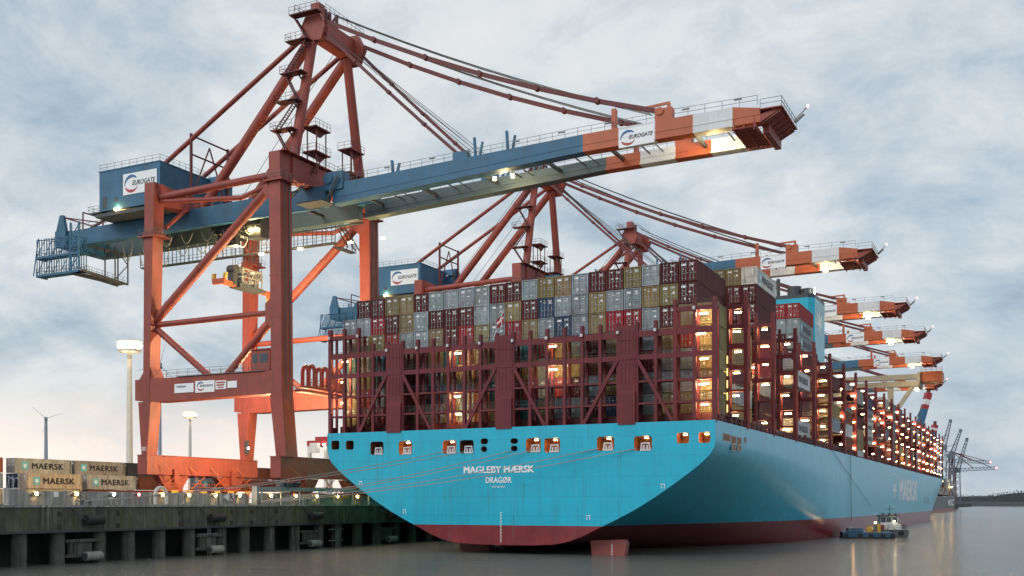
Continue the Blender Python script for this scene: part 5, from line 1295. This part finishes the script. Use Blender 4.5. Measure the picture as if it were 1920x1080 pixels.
def bearing(px, D):
    r = (px - 685.56) / 2153.156 * D
    return (64.82 - math.sin(.526725) * D + math.cos(.526725) * r, -150.43 + math.cos(.526725) * D + math.sin(.526725) * r)
TB1 = bearing(86, 1450); TB2 = bearing(299.5, 990)
def turbines():
    for (x, y, hub, rl, a0, lab) in ((*TB1, 112, 22, 20, 'grey wind turbine on the horizon at the far left'), (*TB2, 124, 20, 75, 'wind turbine standing just right of the near landside crane leg')):
        t = thing('wind_turbine', lab, 'wind turbine', (x, y, 7), 'wind turbines behind the port')
        mb = MB(); mb.tube((x, y, 7), (x, y, hub), 3.1 if x < -700 else 2.0, 14, 1.9 if x < -700 else 1.2); mb.build('tower', 'turbine_grey', t, t.location, True)
        d = (Vector((64.8, -150, hub)) - Vector((x, y, hub))).normalized(); r = Vector((0, 0, 1)).cross(d).normalized(); c = Vector((x, y, hub + 1.5))
        mb = MB(); mb.beam(c - d * 6, c + d * 4, 4, 4); mb.build('nacelle', 'turbine_grey', t, t.location)
        for k in range(3):
            a = R(a0 + 120 * k); u = r * math.cos(a) + Vector((0, 0, 1)) * math.sin(a)
            mb = MB(); mb.beam(c + d * 5, c + d * 5 + u * rl, .5, 1.9, up=d, w2=.2, h2=.4); mb.build('blade', 'turbine_grey', t, t.location)
turbines()

def carrier():
    x0, y0 = -76, 70
    t = thing('straddle_carrier', 'red and white straddle carrier behind the waterside crane sill', 'straddle carrier', (x0, y0, 7))
    mb = MB(); mb.box(x0 - 2.6, x0 + 2.6, y0 - .5, y0 + 9.5, 20.2, 21.4); mb.box(x0 - 2, x0 + 2, y0 + 2, y0 + 6, 21.41, 22.4); mb.build('top_frame', 'red', t, t.location)
    for sx in (-1, 1):
        for y in (0, 9): mb = MB(); mb.box(x0 + sx * 2.2 - .35, x0 + sx * 2.2 + .35, y0 + y - .4, y0 + y + .4, 9, 20.19); mb.build('leg', 'stripe_white', t, t.location)
        mb = MB(); mb.box(x0 + sx * 2.2 - .45, x0 + sx * 2.2 + .45, y0 - 1, y0 + 10, 8.0, 9.0); mb.build('side_beam', 'red', t, t.location)
        for y in (0, 3, 6, 9): mb = MB(); mb.tube((x0 + sx * 2.2 - .3, y0 + y, 7.8), (x0 + sx * 2.2 + .3, y0 + y, 7.8), .78, 14); mb.build('wheel', 'black_rubber', t, t.location)
    mb = MB(); mb.box(x0 - 1, x0 + 1, y0 - 1.9, y0 - .51, 18.6, 20.8); mb.build('cab', 'stripe_white', t, t.location)
    mb = MB(); mb.box(x0 - 1.6, x0 + 1.6, y0 + 1, y0 + 8, 13.5, 14.2); mb.build('spreader', 'red', t, t.location)
    mb = MB(); mb.box(x0 + 1.9, x0 + 2.4, y0 - .9, y0 - .55, 20.3, 20.6); mb.build('lamp', 'lamp_white', t, t.location)
carrier()

def pylons():
    for x, y, h, lab in ((-1320, 1180, 56, 'thin lattice power pylon on the left horizon'), (-900, 1500, 60, 'thin lattice power pylon between the crane legs')):
        t = thing('power_pylon', lab, 'pylon', (x, y, 7), 'power pylons on the horizon')
        mb = MB()
        for sx in (-1, 1):
            for sy in (-1, 1): mb.beam((x + sx * 4, y + sy * 4, 7), (x, y, h), .5)
        for i in range(7):
            z = 7 + (h - 7) * i / 8; w = 4 * (1 - i / 8); mb.beam((x - w, y - w, z), (x + w * .8, y - w, z + 6), .3); mb.beam((x + w, y - w, z), (x - w * .8, y - w, z + 6), .3)
        mb.build('tower', 'turbine_grey', t, t.location)
        mb = MB()
        for z, w in ((h - 8, 9), (h - 16, 12)): mb.beam((x - w, y - w * .6, z), (x + w, y + w * .6, z), .6)
        mb.build('cross_arm', 'turbine_grey', t, t.location)
pylons()

# ------------------------------------------------------------------ boats and far ships
def boats():
    t = thing('work_barge', 'low dark blue work barge with black tyres beside the ship', 'barge', (36.5, 101, 0))
    O = Vector((36.5, 101, 0)); r = Vector((.98, .2, 0)); f = Vector((-.2, .98, 0))
    def X(a, b, z): return O + r * a + f * b + Vector((0, 0, z))
    mb = MB(); L = 10.2
    def slab(mb, a0, a1, b0, b1, z0, z1, mi=0, k=1.0):
        mb.add([X(a0, b0, z0), X(a1, b0, z0), X(a1 * k, b1, z0), X(a0, b1, z0), X(a0, b0, z1), X(a1, b0, z1), X(a1 * k, b1, z1), X(a0, b1, z1)], [(3, 2, 1, 0), (4, 5, 6, 7), (0, 1, 5, 4), (1, 2, 6, 5), (2, 3, 7, 6), (3, 0, 4, 7)], mi)
    slab(mb, -5.2, 4.2, 0, 9, .0, 1.25); slab(mb, -4.2, -1.4, .8, 6, 1.26, 2.1); mb.build('hull', 'barge_blue', t, O)
    mb = MB()
    for a in (-4.6, -2, 0, 2.2, 4): mb = MB(); mb.tube(X(a, -.12, .5), X(a, .1, .5), .5, 12); mb.build('tyre', 'black_rubber', t, O)
    mb = MB(); slab(mb, -5.3, 4.3, -.02, 9.1, -.3, .3); mb.build('rubbing_strake', 'black_rubber', t, O)
    mb = MB(); mb.rail([X(-5, .3, 1.25), X(-1.6, .3, 1.25)], .9, .9, .06); mb.build('railing', 'galv', t, O)
    mb = MB(); slab(mb, -.5, .6, 3, 4, 1.26, 2.4); slab(mb, 1.4, 2.0, 2, 3, 1.26, 2.9); mb.build('deck_gear', 'yellow', t, O)
    mb = MB(); mb.tube(X(1.0, 2, 1.25), X(1.0, 2, 3.0), .05, 6); mb.build('lamp_post', 'dark_steel', t, O)
    mb = MB(); mb.tube(X(1.0, 2, 3.0), X(1.0, 2, 3.35), .2, 10); mb.build('lamp', 'lamp_flood', t, O)
    point_light('lamp_glow', X(-3.2, 1.5, 2.6) - O, 70, (1, .55, .22), t, .2)
    t = thing('workboat', 'small grey workboat with a white wheelhouse behind the barge', 'boat', (39.8, 118, 0)); O = Vector((39.0, 113, 0)); t.location = O
    mb = MB()
    for (b0, b1, w0, w1, z0, z1) in ((0, 14, 3.2, 3.2, 1.6, 1.6), (14, 22, 3.2, .6, 1.6, 2.3)):
        mb.add([X(-w0, b0, 0), X(w0, b0, 0), X(w1, b1, 0), X(-w1, b1, 0), X(-w0 - .2, b0, z0), X(w0 + .2, b0, z0), X(w1 + .2, b1, z1), X(-w1 - .2, b1, z1)], [(3, 2, 1, 0), (4, 5, 6, 7), (0, 1, 5, 4), (1, 2, 6, 5), (2, 3, 7, 6), (3, 0, 4, 7)])
    mb.build('hull', 'boat_grey', t, O)
    mb = MB(); slab(mb, -2.2, 2.2, 3, 9, 1.65, 2.7); slab(mb, -1.7, 1.7, 3.2, 8.5, 2.71, 4.35); wh = mb.build('wheelhouse', 'stripe_white', t, O)
    mb = MB()
    for a in (-1.6, -.5, .6): slab(mb, a, a + .95, 3.12, 3.2, 3.1, 4.2)
    for b in (3.6, 5.2, 6.8): slab(mb, 1.7, 1.78, b, b + 1.2, 3.1, 4.2)
    mb.build('window', 'glass', wh, O)
    mb = MB(); slab(mb, -2.0, 2.0, 2.9, 8.9, 4.36, 4.6)
    for a in (-1.2, 0, 1.3): mb.tube(X(a, 4, 4.6), X(a, 4, 5.0), .2, 8)
    mb.beam(X(.3, 5, 4.6), X(.3, 5, 6.6), .1); mb.beam(X(-.6, 5, 5.9), X(1.2, 5, 5.9), .08); mb.rail([X(-1.9, 3, 4.6), X(1.9, 3, 4.6)], .5, .9, .04)
    mb.rail([X(-3, .2, 1.65), X(3, .2, 1.65), X(3, 13, 1.65)], .9, 1.1, .05)
    mb.build('roof', 'dark_steel', wh, O)
    mb = MB(); mb.tube(X(.9, 2.4, 3.2), X(.9, 2.4, 3.5), .15, 8); mb.build('lamp', 'lamp_flood', t, O); point_light('lamp_glow', X(1.0, 1.4, 3.2) - O, 40, (1, .8, .55), t, .2)
    mb = MB()
    for b in (3, 8, 13, 18): mb = MB(); mb.tube(X(3.4 if b < 15 else 2.2, b, .9), X(3.7 if b < 15 else 2.5, b, .9), .55, 12); mb.build('tyre', 'black_rubber', t, O)
    for a in (-2, 0, 2): mb = MB(); mb.tube(X(a, -.25, .9), X(a, .05, .9), .55, 12); mb.build('tyre', 'black_rubber', t, O)
    mb = MB(); slab(mb, -2.4, -1.2, .8, 1.8, 1.61, 2.5); mb.build('buoy_box', 'red', t, O)
    mb = MB(); slab(mb, -.4, .5, .6, 1.5, 1.61, 3.0); slab(mb, 1.3, 2.1, 1, 2, 1.61, 2.6); mb.build('deck_box', 'white', t, O)
boats()

def far_ships():
    O = Vector((-20, 700, 0))
    t = thing('dark_container_ship', 'dark grey hulled container ship moored beyond the bow of the big ship', 'ship', O)
    mb = MB()
    def hullx(y): return max(0.5, 24 * (1 - max(0, (y - 1080) / 110) ** 2.2))
    ys = [700, 710, 740, 800, 900, 1000, 1080, 1120, 1150, 1170, 1185]
    vs = []
    for y in ys:
        w = hullx(y); c = -20 - (y - 700) * .012
        vs += [(c - w, y, 0), (c + w, y, 0), (c + w, y, 3.2), (c + w, y, 12.5), (c - w, y, 12.5)]
    fs = []; 
    for i in range(len(ys) - 1):
        for j in range(5): a = i * 5 + j; b = i * 5 + (j + 1) % 5; fs.append((a, a + 5, b + 5, b))
    fs.append((0, 1, 2, 3, 4)); mb.add(vs, fs)
    mb.build('hull', 'ship_black', t, O)
    mb = MB()
    for i in range(len(ys) - 1):
        w, w2 = hullx(ys[i]) + .06, hullx(ys[i + 1]) + .06; c, c2 = -20 - (ys[i] - 700) * .012, -20 - (ys[i + 1] - 700) * .012
        mb.add([(c + w, ys[i], 0), (c2 + w2, ys[i + 1], 0), (c2 + w2, ys[i + 1], 2.6), (c + w, ys[i], 2.6)], [(0, 1, 2, 3)])
    mb.build('boot_top', 'rudder_red', t, O)
    put_text('lettering', 'MSC', (1.2, 950, 4.6), (-.012, 1, 0), (0, 0, 1), 110, 6.0, 'white', t, O, .03, lift=.3)
    rnd = random.Random(8); mb = MB()
    for y in range(708, 1130, 18):
        for i in range(18):
            n = rnd.choice((2, 3, 3, 4, 5)) if i > 3 else 3
            for k in range(n): c = -20 - (y - 700) * .012 + (i - 8.5) * 2.55; mb.box(c - 1.2, c + 1.2, y, y + 15, 14 + k * 2.9, 16.8 + k * 2.9, rnd.randint(0, 5))
    o = mb.build('containers', ['cm_maroon', 'cm_brown', 'cm_tan', 'cm_grey', 'cm_beige', 'cm_blue'], t, O); o['kind'] = 'stuff'
    mb = MB(); mb.box(-42, 3.8, 702, 706, 12.6, 19); mb.build('aft_house', 'bridge_red', t, O)
    mb = MB()
    for x, z in ((3.9, 18.3), (3.0, 15.2), (1.5, 17.0), (2.6, 14)): mb.box(x - .6, x + .6, 701.5, 701.9, z - .3, z + .3)
    for y, z in ((760, 19), (860, 24), (1010, 21)): mb.box(4.4 - (y - 700) * .012, 5.0 - (y - 700) * .012, y, y + 2, z, z + 1)
    mb.build('deck_lamps', 'lamp_small', t, O)
    # white ship far down the river
    O = Vector((108, 2250, 0))
    t = thing('white_ship', 'small white lit ship far down the river by the wooded bank', 'ship', O)
    mb = MB(); mb.prism([(92, 14), (94, 0), (124, 0), (128, 14)], 'y', 2250, 2330); mb.build('hull', 'stripe_white', t, O)
    mb = MB(); mb.box(96, 122, 2252, 2320, 14.01, 20); mb.box(99, 118, 2256, 2310, 20.01, 27); mb.box(102, 114, 2260, 2290, 27.01, 33); mb.build('superstructure', 'white', t, O)
    mb = MB()
    for x, z in ((98, 17), (104, 23), (110, 30), (116, 23), (121, 17), (106, 35), (126, 16)): mb.box(x - 1, x + 1, 2249, 2249.6, z - .8, z + .8)
    mb.build('lamp_row', 'lamp_flood', t, O)
far_ships()

def truss(mb, a, b, w0, w1, n, th):
    a = Vector(a); b = Vector(b); d = (b - a).normalized(); s = Vector((1, 0, 0)) if abs(d.x) < .7 else Vector((0, 1, 0)); u = d.cross(s).normalized(); s = u.cross(d)
    C4 = []
    for i in range(n + 1):
        t = i / n; c = a.lerp(b, t); w = (w0 + (w1 - w0) * t) / 2; C4.append([c + s * w + u * w, c - s * w + u * w, c - s * w - u * w, c + s * w - u * w])
    for p, q in zip(C4, C4[1:]):
        for k in range(4): mb.beam(p[k], q[k], th); mb.beam(p[k], q[(k + 1) % 4], th * .7)
def far_cranes():
    D = 1300.0
    def at(px, py, D): 
        r = (px - 685.56) / 2153.156 * D; yaw = .526725
        return Vector((64.82 - math.sin(yaw) * D + math.cos(yaw) * r, -150.43 + math.cos(yaw) * D + math.sin(yaw) * r, 7.215 + (943.07 - py) / 2153.156 * D))
    for i, (tip, foot) in enumerate((((1782, 790), (1770, 836)), ((1801, 808), (1785, 852)), ((1813, 824), (1796, 880)))):
        D = 1290 + i * 40
        a = at(*foot, D); b = at(*tip, D)
        t = thing('jib_crane', ['tallest grey lattice jib crane beyond the bow', 'middle grey lattice jib crane of three beyond the bow', 'lowest grey lattice jib crane, rightmost of three beyond the bow'][i], 'crane', (a.x, a.y, 6), 'lattice jib cranes beyond the bow')
        mb = MB(); truss(mb, a, b, 4.2, 2, 9, .55); mb.box(b.x - 1.6, b.x + 1.6, b.y - 1.6, b.y + 1.6, b.z - 1, b.z + 2); mb.build('jib', 'turbine_dark', t, t.location)
        mb = MB(); truss(mb, (a.x, a.y, 6), (a.x, a.y, a.z + 2), 6, 4, 6, .7); mb.box(a.x - 5, a.x + 3, a.y - 3, a.y + 3, a.z - 4, a.z + 1); mb.build('tower', 'turbine_dark', t, t.location)
        mb = MB(); k = a.lerp(b, .45); back = a + Vector((-9, -6, 7)); mb.beam(back, k, .5); mb.beam(back, a, .7); mb.beam(back, a + Vector((-7, -5, -3)), .5); mb.build('luffing_gear', 'turbine_dark', t, t.location)
    for i, (tip, py0) in enumerate((((1868, 878), 884), ((1857, 867), 866))):
        D = 1330 + 30 * i; b = at(*tip, D); a = at(1772 + 6 * i, py0 - 2, D + 8); 
        t = thing('lattice_boom_crane', ['red and grey lattice boom crane reaching lowest over the river', 'red and grey lattice boom crane just above the lowest boom'][i], 'crane', (a.x, a.y, 6), 'lattice boom cranes beyond the bow')
        mb = MB(); truss(mb, a, b, 3.6, 3.0, 14, .5); mb.build('boom', 'turbine_dark', t, t.location)
        ap = at(1783 + 4 * i, 846 + 2 * i, D + 6)
        mb = MB(); mb.beam(ap, a.lerp(b, .55) + Vector((0, 0, 1.5)), .7); mb.beam(ap, a.lerp(b, .9) + Vector((0, 0, 1.5)), .7); mb.beam(ap, a, .7); mb.build('stay', 'stay_red', t, t.location)
        mb = MB()
        for s in (-1, 1): mb.beam((ap.x + s * 4, ap.y, 6), (ap.x + s * 1, ap.y, ap.z), 1.1)
        for z in (16, 28, 40): mb.beam((ap.x - 3.5, ap.y, z), (ap.x + 3.5, ap.y, z + 5), .7)
        mb.build('tower', 'stay_red', t, t.location)
        mb = MB(); mb.box(b.x - .8, b.x + .8, b.y - .8, b.y + .8, b.z - .5, b.z + .9); mb.build('beacon', 'lamp_red', t, t.location)
    # cranes with raised booms further along the quay
    for i, (tip, foot, D) in enumerate((((1741, 737), (1722, 806), 770), ((1753, 797), (1746, 830), 900))):
        b = at(*tip, D); a = at(*foot, D)
        t = thing('raised_boom_crane', ['distant crane with its blue and red striped boom raised high', 'small distant crane with only its red and white raised boom tip showing'][i], 'crane', (a.x, a.y, 0), 'distant cranes with raised booms')
        mb = MB()
        for k, (t0, t1) in enumerate(((-.9, .56), (.56, .68), (.68, .82), (.82, 1.0))): mb.beam(a.lerp(b, t0), a.lerp(b, t1), 4.6, 3.4, mi=(0, 1, 2, 1)[k])
        mb.build('boom', [BLU, 'red', 'stripe_white'], t, t.location)
        mb = MB(); q = at(foot[0] - 12, foot[1] - 6, D); mb.beam(q, b, .35); mb.beam(q + Vector((-1, 0, 0)), a.lerp(b, .7), .35); mb.beam(q, a.lerp(b, -.5), .8); mb.build('stay', 'rail_grey', t, t.location)
        mb = MB(); mb.tube(b, b + Vector((0, 0, 3)), 1.2, 8); mb.build('tip', 'stay_red', t, t.location)
    # cream gantry
    x0 = -38; Y = 335
    t = thing('cream_gantry', 'cream coloured double girder gantry standing among the stacks near the bow', 'gantry', (x0, Y, 7))
    mb = MB(); mb.box(-40, 28, Y, Y + 2.2, 54.6, 56.6); mb.build('girder', 'cream', t, t.location)
    mb = MB(); mb.box(-40, 28, Y - 14, Y - 12, 50.6, 52.6); mb.build('girder', 'cream', t, t.location)
    mb = MB(); mb.box(27.3, 28.3, Y - 12, Y + 2.2, 50.8, 56); mb.build('end_tie', 'cream', t, t.location)
    mb = MB(); mb.box(17.4, 19.4, Y - 13.6, Y - 12.2, 43, 50.58); mb.beam((26, Y - 13, 50.6), (16.6, Y - 13, 36), 1.6, 1.4); mb.beam((17.4, Y - 13, 43.4), (21.2, Y - 13, 43.4), 1.4, 1.2); mb.build('bracket', 'cream', t, t.location)
    mb = MB(); mb.beam((-39, Y - 1, 7), (-39, Y - 1, 54), 2.2); mb.beam((-39, Y - 13, 7), (-39, Y - 13, 50.6), 2.2); mb.build('leg', 'cream', t, t.location)
    mb = MB(); mb.box(28.35, 35.5, Y - 10, Y + 2, 52.6, 56.3); mb.rail([(28.4, Y - 10, 56.3), (35.5, Y - 10, 56.3)], 1.4, 1.6, .12); mb.build('end_carriage', 'stripe_orange', t, t.location)
mat('turbine_dark', (0.10, 0.13, 0.17), 0.6, var=.05, streak=0)
far_cranes()
